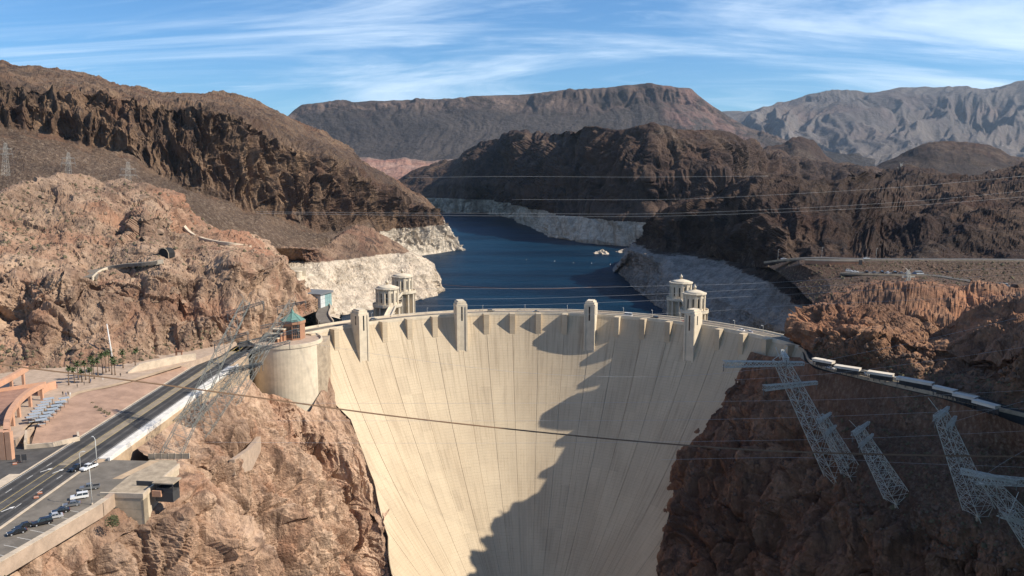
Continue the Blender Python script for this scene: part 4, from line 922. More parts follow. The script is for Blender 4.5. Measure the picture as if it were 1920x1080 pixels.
# service road loop under the hall
lp = smooth_line([PZ(612,606,0),PZ(604,592,0),PZ(608,578,1),PZ(600,568,2),PZ(585,562,3)])
strip('loop_road', [(p.x, p.y) for p in lp], -4, 4, [p.z+.4 for p in lp], M['lot'], 3)
strip('loop_kerb', [(p.x, p.y) for p in lp], 4, 4.6, [p.z+1.5 for p in lp], M['kerb'], 3)
# pale spillway works in the cove
sp = PZ(545, 512, -6); spw = empty('spillway_house', (sp[0], sp[1], -12), R(10), 'cream concrete spillway works in the cove below the ridge', 'building')
mb = MB(); mb.box(-34,14,6,9,-6,10); mb.build('back_wall', M['conc_tower'], spw)
for i in range(3):
    mb = MB(); x = -11+i*9; mb.lathe([(3.6,-10),(3.6,5+i*.8),(4,5.2+i*.8),(4,6.2+i*.8)], 14, (x, 1)); mb.build('pier', M['conc_tower'], spw)
mb = MB(); mb.prism([(-16,-8),(12,-8),(14,6),(-14,6)], [-24,-24,-12,-12], [-14,-14,2,2]); mb.build('apron', M['conc_tower'], spw)

# ---------------------------------------------------------------- hillside road with tunnel
HR = smooth_line([onterr('left_hillside', a_, b_) for a_, b_ in ((168,522),(184,507),(205,501),(235,496),(268,492),(300,489))])
HR = [Vector((p.x, p.y, HR[0].z+(HR[-1].z-HR[0].z)*i/(len(HR)-1)+.8)) for i, p in enumerate(HR)]
strip('hill_road', [(p.x, p.y) for p in HR], -5, 3.5, [p.z+.3 for p in HR], M['lot'], 1.6)
o = wall_line('hill_road_wall', [(p.x+3.3, p.y-2.2) for p in HR], [p.z-1.4-4.5*max(0, 1-abs(i-24)/7) for i, p in enumerate(HR)], [p.z+.9 for p in HR], .5, M['conc_tower'], 'pale parapet and retaining wall of the road across the hillside')
tp = HR[-1]
tq = onterr('left_hillside', 309, 480); tun = empty('tunnel_portal', (tq.x, tq.y+.8, tp.z), R(-10), 'dark arched tunnel mouth at the end of the hillside road', 'tunnel')
mb = MB(); pts = [(a_*.62, b_*.66) for a_, b_ in [(-5,0),(5,0),(5,4.2),(3.6,6.8),(1.3,8),(-1.3,8),(-3.6,6.8),(-5,4.2)]]
mb.add([(x,-.5,z) for x,z in pts]+[(x,6,z) for x,z in pts], [tuple(range(8)), tuple(range(8,16))[::-1]]+[(k,8+k,8+(k+1)%8,(k+1)%8) for k in range(8)]); mb.build('mouth', M['black'], tun)  # closed black block; its colour stands in for the dark inside
mb = MB()
for k in range(1, 7):
    a, b = pts[k], pts[k+1] if k < 7 else pts[0]; mb.bar((a[0]*1.08,-.7,a[1]*1.05),(b[0]*1.08,-.7,b[1]*1.05),.28)
mb.build('arch_ring', M['conc_dirty'], tun)
HT = smooth_line([onterr('left_hillside', a_, b_) for a_, b_ in ((345,424),(360,436),(380,446),(410,452),(440,456),(470,460))])
strip('upper_hill_track', [(p.x, p.y) for p in HT], -1.2, 1.0, [p.z+.8 for p in HT], M['kerb'], 2)

# ---------------------------------------------------------------- salmon pergola building at the left edge
sb = empty('salmon_pavilion', tuple(g(30,760,zp)), 0, 'salmon concrete pavilion with curved roof beams on columns at the plaza', 'building')
o0 = sb.location
def beam(pts, z, w, h, name='roof_beam'):
    P = smooth_line([g(a, b, z) for a, b in pts], 6); mb = MB()
    for i in range(len(P)-1):
        d = (P[i+1]-P[i]).normalized(); n = Vector((-d.y, d.x, 0))*w*.5
        q = [P[i]-n-o0, P[i+1]-n-o0, P[i+1]+n-o0, P[i]+n-o0]; mb.prism([(v.x, v.y) for v in q], z-h-o0.z, z-o0.z)
    return mb.build(name, M['salmon'], sb), P
b1, P1 = beam([(-60,748),(-20,724),(20,703),(49,686)], 10.5, 1.8, 2.2)
b2, P2 = beam([(12,806),(13,786),(22,764),(40,742),(62,726),(82,717)], 9.5, 1.8, 2.0)
b3, P3 = beam([(-60,800),(-20,806),(14,806)], 9.5, 1.6, 2.4)
for P, z in ((P1, 8.3), (P2, 7.5)):
    for i in (2, 7, 12, 16, 22, 28):
        if i < len(P):
            v = P[i]-o0; mb = MB(); mb.box(v.x-.5,v.x+.5,v.y-.5,v.y+.5,-.05,z-o0.z); mb.build('column', M['salmon'], sb)
for px_, py_ in ((4,812),(16,812)):
    v = g(px_,py_,9)-o0; mb = MB(); mb.box(v.x-.9,v.x+.9,v.y-.9,v.y+.9,-2.6,7); mb.build('pier', M['salmon'], sb)
dk = [g(-70,800,5.5),g(8,796,5.5),g(18,768,5.5),(g(38,745,5.5)),g(60,728,5.5),g(-10,728,5.5),g(-70,745,5.5)]
mb = MB(); mb.prism([(v.x-o0.x, v.y-o0.y) for v in dk], 5.0-o0.z, 5.5-o0.z); mb.build('deck', M['salmon_dark'], sb)
mb = MB(); a, b = g(-70,745,5.5)-o0, g(84,722,5.5)-o0; mb.prism([(a.x,a.y),(b.x,b.y),(b.x,b.y+1),(a.x,a.y+1)], -.05, 4.2); mb.build('back_wall', M['salmon'], sb)
# low salmon walls behind the picnic shades
wall_line('salmon_wall', [g(76,742,zp),g(92,732,zp),g(106,728,zp)], zp-.1, zp+3.2, 1.0, M['salmon'], 'short salmon wall at the end of the pavilion near the shade tables')
# picnic shades
ORD = ['first','second','third','fourth','fifth','sixth','seventh','eighth','ninth','tenth','eleventh','twelfth']
def shade(px, py, lab):
    c = g(px, py, zp+2.6); t = empty('picnic_shade', (c.x, c.y, zp), R(38), lab, 'canopy', 'blue grey picnic shades in two rows on the plaza')
    mb = MB(); mb.box(-1.9,1.9,-1.25,1.25,2.45,2.62); mb.build('roof', M['blue_grey'], t)
    for s in (-1, 1):
        mb = MB(); mb.box(s*1.3-.08,s*1.3+.08,-.08,.08,-.03,2.45); mb.build('post', M['steel_dark'], t)
    mb = MB(); mb.box(-1.2,1.2,-.45,.45,.72,.8); mb.build('table_top', M['blue_grey'], t)
    return t
for i in range(7):
    t_ = i/6; shade(60+t_*31, 781-t_*34, f'blue grey picnic shade, {ORD[i]} from the junction wall, in the row beside the salmon pavilion')
for i in range(7):
    t_ = i/6; shade(77+t_*43, 786-t_*40, f'blue grey picnic shade, {ORD[i]} from the junction wall, in the row along the plaza walk')
# kiosk, mast
kp = g(334,668,zp); ki = empty('orange_kiosk', (kp.x, kp.y, zp), 0, 'small terracotta gateway kiosk on the plaza near the cliff', 'kiosk')
mb = MB(); mb.box(-1.2,-.5,-.4,.4,-.05,4.2); mb.build('pier', M['brick_red'], ki)
mb = MB(); mb.box(1.6,2.1,-.4,.4,-.05,2.6); mb.build('pier', M['brick_red'], ki)
mb = MB(); mb.box(-.5,2.6,-.5,.5,2.3,3.1); mb.build('lintel', M['brick_red'], ki)
fp = g(212,682,zp); fl = empty('pale_mast', (fp.x, fp.y, zp), 0, 'tall slender pale mast leaning slightly above the palms', 'mast')
mb = MB(); mb.tube([(0,0,-.05),(-.6,0,8),(-1.6,0,19.5)], [.42,.36,.22], 8); mb.build('pole', M['lamp_white'], fl)
mb = MB(); mb.lathe([(.8,-.05),(.8,.5),(.45,.8)], 10); mb.build('base', M['kerb'], fl)

# ---------------------------------------------------------------- long flat-roofed shelters beside the Arizona road
sh = [(1526,667,1563,682),(1566,680,1613,695),(1628,691,1675,706),(1683,702,1750,722),(1752,719,1792,736),(1789,732,1831,749),(1827,745,1871,765)]
lab = ['pale flat roofed roadside shelter closest to the end of the dam', 'pale sunlit roadside shelter second from the dam', 'pale sunlit roadside shelter third from the dam, after a gap', 'longest roadside shelter, grey in shade, fourth from the dam', 'shaded roadside shelter fifth from the dam', 'shaded roadside shelter sixth from the dam', 'shaded roadside shelter farthest from the dam']
for (x0, y0, x1, y1), lb in zip(sh, lab):
    a = g(x0, y0+4, 4.0); b = g(x1, y1-4, 4.0); L = (b-a).length; ang = math.atan2(b.y-a.y, b.x-a.x)
    t = empty('roadside_shelter', (a.x, a.y, .03), ang, lb, 'shelter', 'flat roofed shelters in a curved row beside the shaded road')
    mb = MB(); mb.box(0,L,-1.7,1.7,2.9,3.9); mb.build('roof', M['canopy_roof'], t)
    mb = MB(); mb.box(-.12,L+.12,-1.85,1.85,3.9,4.06); mb.build('roof_edge', M['canopy_roof'], t)
    for i in range(5):
        x = .5+(L-1)*i/4
        for s in (-1.3, 1.3): mb = MB(); mb.box(x-.12,x+.12,s-.12,s+.12,-.02,2.9); mb.build('post', M['steel_dark'], t)
    mb = MB(); mb.box(.4,L-.4,1.35,1.5,.3,2.9); mb.build('back_panel', M['steel_dark'], t)
# two rock islets in the lake
for px_, py_, w, lb in ((1129,473,13,'small white rock islet alone in the blue lake'), (1174,471,16,'larger white rock islet close to the shaded headland')):
    c = PZ(px_, py_+2, -46); nn = 22; vs = []; fs = []; nl = 7
    for j in range(nl):
        f = j/(nl-1); 
        for k in range(nn):
            a = 2*math.pi*k/nn; rr = w*(1-f**1.6)*(1+.28*math.sin(3*a+px_)+.2*math.sin(7*a+j))*(1 if j < nl-1 else .1)
            vs.append((c[0]+rr*math.cos(a), c[1]+rr*1.3*math.sin(a), -48+f*8+1.2*math.sin(5*a+j*1.7)*(f > 0)))
    for j in range(nl-1): fs += [(j*nn+k, j*nn+(k+1)%nn, (j+1)*nn+(k+1)%nn, (j+1)*nn+k) for k in range(nn)]
    fs.append(tuple((nl-1)*nn+k for k in range(nn))); mb = MB(); mb.add(vs, fs); tag(mb.build('rock_islet', M['rock_hill']), lb, 'rock')
# buoy line
by = []
for i in range(60):
    f = i/59; p = PZ(815+f*350, 533+8*math.sin(math.pi*f)-f*-2, -46); by.append((p[0], p[1], -45.8))
bl = empty('boom_line', by[0], 0, 'thin reddish line of floats strung across the lake above the dam', 'boom')
mb = MB(); mb.tube([Vector(p)-Vector(by[0]) for p in by], .16, 5); mb.build('float_line', M['brick_red'], bl)
for k, (a, b) in enumerate(((987,487),(1040,490),(1075,493),(1109,494),(1144,496))):
    c = PZ(a, b, -46); mb = MB(); mb.lathe([(.1,-.4),(.5,-.2),(.6,.2),(.35,.6),(.1,1.1)], 8, smooth=True); o = mb.build('white_buoy', M['lamp_white'], None, (c[0], c[1], -46))
    tag(o, 'tiny white marker buoy floating in the open lake', 'buoy', 'white buoys on the lake')

# concrete wedge and rock-catch wall on the cliff under the road
w0 = onterr('left_canyon_wall', 442, 868); w1 = onterr('left_canyon_wall', 490, 834)
o = wall_line('slope_wall', [w0, (w0+w1)/2+Vector((1.5,-2,0)), w1], [w0.z-5, (w0.z+w1.z)/2-7, w1.z-3], [w0.z+1.2, (w0.z+w1.z)/2+2.4, w1.z+3.4], 2.0, M['paving'], 'tan concrete wedge wall holding the scree on the cliff below the road')
# ---------------------------------------------------------------- lattice pylons and wires
def lattice(mb, a, b, wa, wb, n, r, side):
    """square lattice box beam from a to b; side = a horizontal direction of one pair of faces"""
    a = Vector(a); b = Vector(b); d = (b-a).normalized(); u = Vector(side); u = (u-d*u.dot(d)).normalized(); v = d.cross(u)
    ring = []
    for i in range(n+1):
        t = i/n; c = a.lerp(b, t); w = (wa*(1-t)+wb*t)/2; ring.append([c+u*w*s+v*w*q for s, q in ((-1,-1),(1,-1),(1,1),(-1,1))])
    for k in range(4): mb.bar(ring[0][k], ring[n][k], r*1.35)
    for i in range(n):
        for k in range(4):
            k2 = (k+1) % 4
            mb.bar(ring[i][k], ring[i+1][k2], r*.8, 3); mb.bar(ring[i][k2], ring[i+1][k], r*.8, 3)
            if i: mb.bar(ring[i][k], ring[i][k2], r*.8, 3)
            m0 = (ring[i][k]+ring[i][k2])/2; m1 = (ring[i][k]+ring[i+1][k])/2; m2 = (ring[i][k2]+ring[i+1][k2])/2; mb.bar(m0, m1, r*.55, 3); mb.bar(m0, m2, r*.55, 3)
    for k in range(4): mb.bar(ring[n][k], ring[n][(k+1) % 4], r)
def insulator(parent, p, L, o0):
    mb = MB(); p = Vector(p)-o0
    mb.lathe([(.10 if k % 2 else .22, p.z-L*k/9) for k in range(10)], 6, (p.x, p.y)); mb.build('insulator', M['porcelain'], parent)
def pylon(base, top, wb, wt, n, arms, label, r=.13, side=(1, 0, 0), group=None, peak=None, mat='galv'):
    base = Vector(base); top = Vector(top); t = empty('lattice_pylon', base, 0, label, 'pylon', group)
    mb = MB(); lattice(mb, (0,0,-3), top-base, wb, wt, n, r, side); mb.build('mast', M[mat], t)
    for k in range(4 if wb > 5.5 else 0):
        s = ((-1,-1),(1,-1),(1,1),(-1,1))[k]; mb = MB(); x, y = s[0]*wb/2, s[1]*wb/2; mb.lathe([(.6,-3.6),(.55,.3),(.35,.5)], 8, (x, y)); mb.build('footing', M['conc_dirty'], t)
    for f, va, vb, w in arms:                       # arms: fraction up the mast, start and end offsets
        c = (top-base)*f; a = c+Vector(va); b = c+Vector(vb); L = (b-a).length
        mb = MB(); lattice(mb, a, b, w, w*.55, max(3, int(L/2.6)), r*.8, (0,0,1)); am = mb.build('cross_arm', M[mat], t)
        for q in (a, b): insulator(am, q, 3.2, Vector((0,0,0)))
    if peak:
        mb = MB(); c = top-base
        for off in peak: mb.bar(c, c+Vector(off), r); 
        mb.build('peak', M[mat], t)
    return t
def mast(bpx, bpy, bz, tpx, tpy, dY=0): b = Vector(PZ(bpx, bpy, bz)); return b, Vector(PY(tpx, tpy, b.y+dY))
G1 = 'lattice pylons leaning over the canyon'
b, t_ = mast(1578,890,-42,1462,672,-12); pylon(b, t_, 9, 4.5, 10, [(.93,(-27,-3,2),(9,2,1),2.6),(.80,(-14,-5,-1),(12,4,-1),2.2),(.97,(-1,-9,3),(3,9,3),2.0)], 'large lattice pylon with long boom reaching over the right rock wall to the dam', .14, (1,.3,0), G1, [(-2,0,5),(3,0,5)])
b, t_ = mast(1612,900,-42,1541,782,-8); pylon(b, t_, 7.5, 3.2, 8, [(.97,(-5,-7,1),(6,7,.5),1.5),(.80,(-4,-6,0),(5,6,0),1.3)], 'lattice pylon between the boom pylon and its slim neighbour on the dark slope', .115, (1,.3,0), G1)
b, t_ = mast(1690,930,-37,1610,806,-8); pylon(b, t_, 8, 3.4, 9, [(.98,(-6,-8,1.5),(7,8,1),1.5),(.85,(-5,-7,0),(6,7,0),1.3)], 'slim lattice pylon standing above the pale footings on the dark slope', .115, (1,.3,0), G1, [(-4,0,4)])
b, t_ = mast(1842,955,-31,1764,776,-8); pylon(b, t_, 8, 3.6, 10, [(.98,(-7,-9,1.5),(6,7,1),1.6),(.90,(-3,-8,1),(8,8,0),1.6)], 'lattice pylon with two skewed cross arms below the last roadside shelter', .115, (1,.3,0), G1, [(-5,0,6)])
b, t_ = mast(1985,1040,-42,1850,900,-8); pylon(b, t_, 8, 3.6, 7, [(.96,(-9,-6,4),(30,0,-1),3.0),(1.0,(-6,6,1),(8,-4,1),1.8)], 'lattice pylon carrying a heavy horizontal boom over the right canyon wall', .125, (1,.3,0), G1)
b, t_ = mast(2010,1110,-50,1893,962,-6); pylon(b, t_, 6, 2.8, 6, [(.98,(-5,-2,1),(14,2,-7),1.8)], 'lattice pylon head with drooping arm low on the right canyon wall', .125, (1,.3,0), G1, [(-3,0,5),(3,1,7)])
b, t_ = mast(297,884,-9,462,566,32); pylon(b, t_, 7, 2.8, 13, [(.97,(-7,2,-3),(8,-2,2),1.6),(.78,(-6,2,-3),(8,-2,2),1.6)], 'tall leaning lattice pylon rooted on the cliff beside the white parapet', .085, (1,.3,0), G1, [(-2,0,3),(2,0,4)], mat='galv_dark')
b, t_ = mast(345,836,-12,505,628,26); pylon(b, t_, 7.5, 3, 12, [(.97,(-13,4,-4),(14,-3,4),2.0),(.86,(-12,4,-4),(14,-3,4),2.0),(.7,(-7,2,-2),(8,-2,2),1.6)], 'leaning lattice pylon with wide arms in front of the round lookout block', .085, (1,.3,0), G1, mat='galv_dark')
b, t_ = mast(402,792,-14,548,566,44); pylon(b, t_, 7, 2.6, 12, [(.97,(-7,3,-2),(8,-2,2),1.6),(.80,(-9,3,-2),(10,-2,2),1.6)], 'leaning lattice pylon whose head crosses the teal roofed building', .085, (1,.3,0), G1, [(2,0,4)], mat='galv_dark')
b, t_ = mast(322,800,-4,452,688,24); pylon(b, t_, 6, 2.6, 8, [(.97,(-9,2,-3),(9,-2,2),1.8)], 'shortest of the leaning lattice pylons beside the white parapet', .085, (1,.3,0), G1, mat='galv_dark')
G2 = 'far pylons on the hillsides'
def far_pylon(px, py0, py1, Y, label, r=.16):
    b = Vector(PY(px, py0, Y)); t_ = Vector(PY(px, py1, Y)); h = t_.z-b.z
    return pylon(b, t_, min(5.4, h*.20), h*.07, 7, [(.62,(-h*.26,0,0),(h*.26,0,0),h*.05),(.80,(-h*.22,0,0),(h*.22,0,0),h*.05)], label, r, (1,0,0), G2, [(-h*.1,0,h*.1),(h*.1,0,h*.1)])
far_pylon(10,322,268,640,'faint pylon high on the left talus below the dark cliff band',.032)
far_pylon(128,338,286,660,'faint double armed pylon on the pale talus above the red hillside',.032)
far_pylon(240,368,304,640,'faint pylon where the talus meets the red hillside crest',.032)
far_pylon(1690,345,308,1340,'far pylon on the saddle left of the round butte',.13)
far_pylon(1861,360,320,1290,'far pylon on the dark hill below the round butte',.13)
far_pylon(1703,562,508,512,'pylon standing on the lookout bench beside the parked cars',.12)
# cableway: six track cables side by side
cw = empty('cableway', (0,0,0), 0, 'rusty bundle of parallel cables sagging across the whole canyon', 'cable')
cp = [(-160,655),(0,683),(240,713),(480,745),(720,778),(960,805),(1200,828),(1440,845),(1700,853),(1920,856),(2080,856)]
cl = smooth_line([PY(a, b, 268-(a-960)*.004) for a, b in cp], 6)
for k in range(6):
    off = Vector((0, (k-2.5)*.55, (k-2.5)*-.11)); mb = MB(); mb.tube([p+off for p in cl], .075, 6); mb.build('track_cable', M['cable'], cw)
WIRES = [
 ([(560,756),(960,756),(1300,753),(1600,748),(1920,732),(2060,724)], 250), ([(500,789),(960,789),(1300,787),(1600,779),(1920,765),(2060,756)], 245), ([(380,829),(800,831),(1200,829),(1600,822),(1920,808),(2060,800)], 235),
 ([(480,397),(700,399),(960,400),(1200,401),(1440,393),(1700,378),(1920,358),(2060,344)], 420), ([(480,400),(700,403),(960,405),(1200,406),(1440,399),(1700,386),(1920,369),(2060,356)], 420),
 ([(700,541),(960,541),(1240,536),(1440,530),(1700,514),(1920,500),(2060,490)], 330), ([(700,560),(960,560),(1240,551),(1440,541),(1700,528),(1920,513),(2060,503)], 330),
 ([(700,574),(960,572),(1240,563),(1440,554),(1700,540),(1920,528),(2060,520)], 330), ([(760,588),(960,588),(1240,588),(1500,572),(1700,563),(1920,553),(2060,548)], 330),
 ([(760,333),(960,331),(1200,332),(1440,330)], 520), ([(960,374),(1240,374),(1440,366),(1700,350),(1920,330)], 430), ([(1240,862),(1500,858),(1700,868),(1920,876)], 230), ([(1380,712),(1560,700),(1750,676),(1990,640)], 330), ([(1470,690),(1650,655),(1800,622),(1990,575)], 340), ([(1790,790),(1850,772),(1920,752),(1990,735)], 300), ([(1840,895),(1880,868),(1920,845),(1990,806)], 270), ([(560,640),(760,672),(1000,700),(1250,706),(1450,690)], 330)]
wl_lab = ['thin wire crossing in front of the dam face above the cable bundle', 'thin wire crossing the dam face between two other wires', 'thin wire crossing the dam face just below the cable bundle', 'upper of two close wires across the far end of the lake', 'lower of two close wires across the far end of the lake',
 'thin wire across the lake above the floating boom line', 'thin wire across the lake below the floating boom line', 'thin wire across the lake behind the intake towers', 'thin wire skimming the top of the dam crest', 'faint wire in front of the far lakeside hills', 'faint wire over the shaded dark hill', 'faint wire among the right hand pylons', 'wire running from the long boom pylon over the roadside shelters', 'wire rising from the boom pylon past the outcrop', 'short wire from the skewed arm pylon towards the road', 'steep wire from the heavy boom pylon', 'faint wire sagging from the round lookout to the long boom pylon']
for (pts, Y), lb in zip(WIRES, wl_lab):
    L = smooth_line([PY(a, b, Y) for a, b in pts], 8); mb = MB(); mb.tube(L, .030*Y/250 if Y < 400 else .026*Y/250, 5); o = mb.build('power_line', M['wire']); tag(o, lb, 'wire', 'power lines strung across the canyon')
# ---------------------------------------------------------------- vehicles
def wheel_mesh(r, w):
    mb = MB(); pr = [(r*.55,-w/2),(r,-w/2+.03),(r,w/2-.03),(r*.55,w/2)]; n = 12
    vs = [(rr*math.cos(2*math.pi*k/n), y, rr*math.sin(2*math.pi*k/n)) for rr, y in pr for k in range(n)]
    fs = [tuple(range(n)), tuple(range(3*n, 4*n))[::-1]]
    for i in range(3): fs += [(i*n+k, (i+1)*n+k, (i+1)*n+(k+1) % n, i*n+(k+1) % n) for k in range(n)]
    mb.add(vs, fs); return mb.mesh('tyre')
WHEEL = wheel_mesh(.36, .24); WHEEL.materials.append(M['black'])
hub_mb = MB(); hub_mb.lathe([(.19,-.13),(.19,.13)], 10); HUB = hub_mb.mesh('rim')
HUB.transform(Matrix.Rotation(R(90), 4, 'X')); HUB.materials.append(M['car_silver'])
SHAPES = {  # side profile of the lower body, of the cabin, length
 'sedan': ([(-2.3,.35),(2.3,.35),(2.35,.62),(2.2,.78),(1.0,.92),(-1.6,.95),(-2.25,.9),(-2.35,.6)], [(1.05,.92),(.35,1.42),(-.95,1.44),(-1.75,.95)], 1.78),
 'suv': ([(-2.45,.42),(2.4,.42),(2.48,.75),(2.3,1.02),(1.05,1.12),(-2.4,1.15),(-2.5,.7)], [(1.1,1.12),(.5,1.78),(-2.15,1.8),(-2.42,1.15)], 1.95),
 'pickup': ([(-2.9,.48),(2.7,.48),(2.78,.8),(2.6,1.08),(1.3,1.16),(-2.85,1.16),(-2.9,.8)], [(1.35,1.16),(.75,1.82),(-.55,1.84),(-.85,1.16)], 1.95),
 'van': ([(-3.0,.42),(2.9,.42),(3.0,.8),(2.75,1.25),(-3.0,1.3),(-3.05,.8)], [(2.75,1.25),(1.9,2.3),(-2.9,2.35),(-3.0,1.3)], 2.0)}
PROTO = {}
def side_extrude(mb, prof, w0, w1):
    n = len(prof); zmin = min(p[1] for p in prof); zmax = max(p[1] for p in prof)
    hw = [w0+(w1-w0)*(p[1]-zmin)/(zmax-zmin) for p in prof]
    mb.add([(p[0], -hw[i]/2, p[1]) for i, p in enumerate(prof)]+[(p[0], hw[i]/2, p[1]) for i, p in enumerate(prof)],
           [tuple(range(n)), tuple(range(n, 2*n))[::-1]]+[(i, n+i, n+(i+1) % n, (i+1) % n) for i in range(n)])
def make_vehicle(kind, paint):
    lo, cab, W_ = SHAPES[kind]; t = empty('parked_car')
    mb = MB(); side_extrude(mb, lo, W_, W_*.96); mb.build('body', M['car_'+paint], t)
    mb = MB(); side_extrude(mb, cab, W_*.93, W_*.78); gl = mb.build('windows', M['glass'], t)
    mb = MB(); z = max(p[1] for p in cab); xs = [p[0] for p in cab if p[1] > z-.1]; mb.box(min(xs)-.05, max(xs)+.05, -W_*.40, W_*.40, z-.03, z+.05); mb.build('roof', M['car_'+paint], t)
    for x in (cab[1][0], cab[2][0], (cab[1][0]+cab[2][0])/2):
        for s in (-1, 1):
            mb = MB(); zb = cab[0][1]; xb = x+(.45 if x == cab[1][0] else (-.3 if x == cab[2][0] else 0)); mb.bar((xb, s*W_*.465, zb), (x, s*W_*.393, z), .055); mb.build('pillar', M['car_'+paint], gl)
    if kind == 'pickup':
        mb = MB(); mb.box(-2.75,-.95,-.8,.8,1.10,1.17); mb.build('load_bed', M['black'], t)
    xw = max(p[0] for p in lo)-.95
    for x in (xw, -xw+.1):
        for s in (-1, 1):
            o = link('wheel', WHEEL, None, t, (x, s*(W_/2-.13), .36)); link('rim', HUB, None, o)
    for s in (-1, 1):
        xf = max(p[0] for p in lo); mb = MB(); mb.box(xf-.16,xf+.0,s*W_*.33-.2,s*W_*.33+.2,.62,.78); mb.build('headlight', M['lamp_white'], t)
        mb = MB(); xr = min(p[0] for p in lo); mb.box(xr-.0,xr+.14,s*W_*.38-.12,s*W_*.38+.12,.68,.9); mb.build('tail_light', M['car_red'], t)
    return t
def vehicle(kind, paint, loc, head, label, group=None, name='parked_car'):
    if (kind, paint) in PROTO: t = copy_tree(PROTO[(kind, paint)])
    else: t = make_vehicle(kind, paint); PROTO[(kind, paint)] = t
    t.name = name; t.location = loc; t.rotation_euler = (0, 0, head); t['label'] = label; t['category'] = {'pickup': 'pickup', 'van': 'van'}.get(kind, 'car')
    if group: t['group'] = group
    elif 'group' in t: del t['group']
    return t
GL = 'vehicles in the car park above the cliff'
def by_px(kind, paint, x0, y0, x1, y1, label):
    a = g(x0, y0); b = g(x1, y1); d = a-b; vehicle(kind, paint, ((a.x+b.x)/2, (a.y+b.y)/2, -.02), math.atan2(d.y, d.x), label, GL)
by_px('pickup','white',153,885,180,874,'white pickup truck at the top end of the car park by the boundary wall')
by_px('pickup','black',133,886,158,875,'black pickup truck parked beside the white pickup')
by_px('pickup','grey',150,920,186,915,'grey pickup truck parked between the lamp post and the white estate vehicle')
by_px('suv','white',128,938,170,931,'big white sport utility vehicle parked next to the grey pickup')
by_px('sedan','grey',114,952,156,945,'dark grey car parked next to the big white vehicle')
by_px('sedan','black',92,965,136,957,'black car parked between the dark grey and the silver car')
by_px('sedan','silver',84,975,118,968,'silver car parked between two black cars along the lot wall')
by_px('suv','black',62,987,98,979,'black high car parked beside the silver car')
by_px('sedan','black',34,993,58,986,'black car parked second from the lot end')
by_px('sedan','black',18,1004,46,997,'black car at the far end of the parked row')
GR = 'vehicles on the lookout bench'
LWa = [(p.x, p.y, p.z) for p in LW]
def bench(px, off, head, kind, paint, label):
    # nearest point of the bench road along this photo column
    i = min(range(len(LW)), key=lambda k: abs(proj(np.array(LWa[k]))[0]-px)); p = LW[i]; d = LW[min(i+1, len(LW)-1)]-LW[max(i-1, 0)]; a = math.atan2(d.y, d.x)
    dep = p.y*CP-(p.z-CAMZ)*SP; x = (px-960)/F*dep
    vehicle(kind, paint, (x, p.y+off, p.z+.72), a+head, label, GR)
bench(1597,4.4,.2,'suv','white','white car nearest the curved retaining wall on the bench')
bench(1604,.6,.1,'sedan','white','white car on the bench road just below the curved wall')
for px_, pt, kd, lb in ((1621,'black','suv','black car parked first in the row on the bench'),(1636,'grey','sedan','grey car second in the row on the bench'),(1650,'black','suv','black high car third in the row on the bench'),(1661,'white','sedan','white car parked between two black ones on the bench'),(1674,'black','suv','black car in the middle of the bench row'),(1686,'grey','sedan','grey car parked just before the bench pylon'),(1699,'white','sedan','white car parked behind the bench pylon legs'),(1711,'blue','sedan','blue car parked just past the bench pylon')):
    bench(px_, -2.4, 1.45, kd, pt, lb)
bench(1720,-2.2,.1,'van','white','white van parked last in the bench row')
bench(1884,.8,.0,'van','white','white van driving down the bench road to the right')
bench(1896,2.6,.0,'sedan','tan','tan car beside the white van on the bench road')
def upper(px, kind, paint, label):
    i = min(range(len(UW)), key=lambda k: abs(proj(np.array(UW[k]))[0]-px)); p = UW[i]; vehicle(kind, paint, (p.x, p.y-1.5, p.z+.82), .05, label, 'vehicles on the upper road')
upper(1466,'sedan','silver','silver car at the bend of the upper road'); upper(1627,'sedan','white','white car on the upper road above the curved wall')
def on_crest(th, r, kind, paint, label):
    p = ctr(th, r); vehicle(kind, paint, (p.x, p.y, .025), -R(th)+(0 if r > 162 else math.pi), label, 'vehicles on the dam crest', 'car')
on_crest(24.5,159.6,'van','white','white van on the crest between the two shaded lift towers'); on_crest(31,159.6,'suv','black','black car on the crest between the shaded lift towers')
on_crest(38.5,159.6,'sedan','red','red car on the crest behind the shaded end lift tower'); on_crest(52.5,159.6,'sedan','white','white car on the crest past the shaded end lift tower')
on_crest(54.6,159.6,'sedan','silver','silver car following the white one at the shaded end of the crest'); on_crest(-36,164.2,'sedan','grey','grey car on the crest near the teal roofed end')
on_crest(-8,164.2,'suv','tan','tan car on the sunny middle of the crest'); on_crest(2.5,159.6,'sedan','black','black car on the middle of the crest')
vehicle('sedan','silver',(*g(1557,692)[:2],.035), -.9, 'silver car in the gap after the first roadside shelter', 'vehicles on the shaded road'); vehicle('suv','grey',(*g(1619,704)[:2],.035), -.9, 'grey car in the gap after the second roadside shelter', 'vehicles on the shaded road')
PROTO.clear()
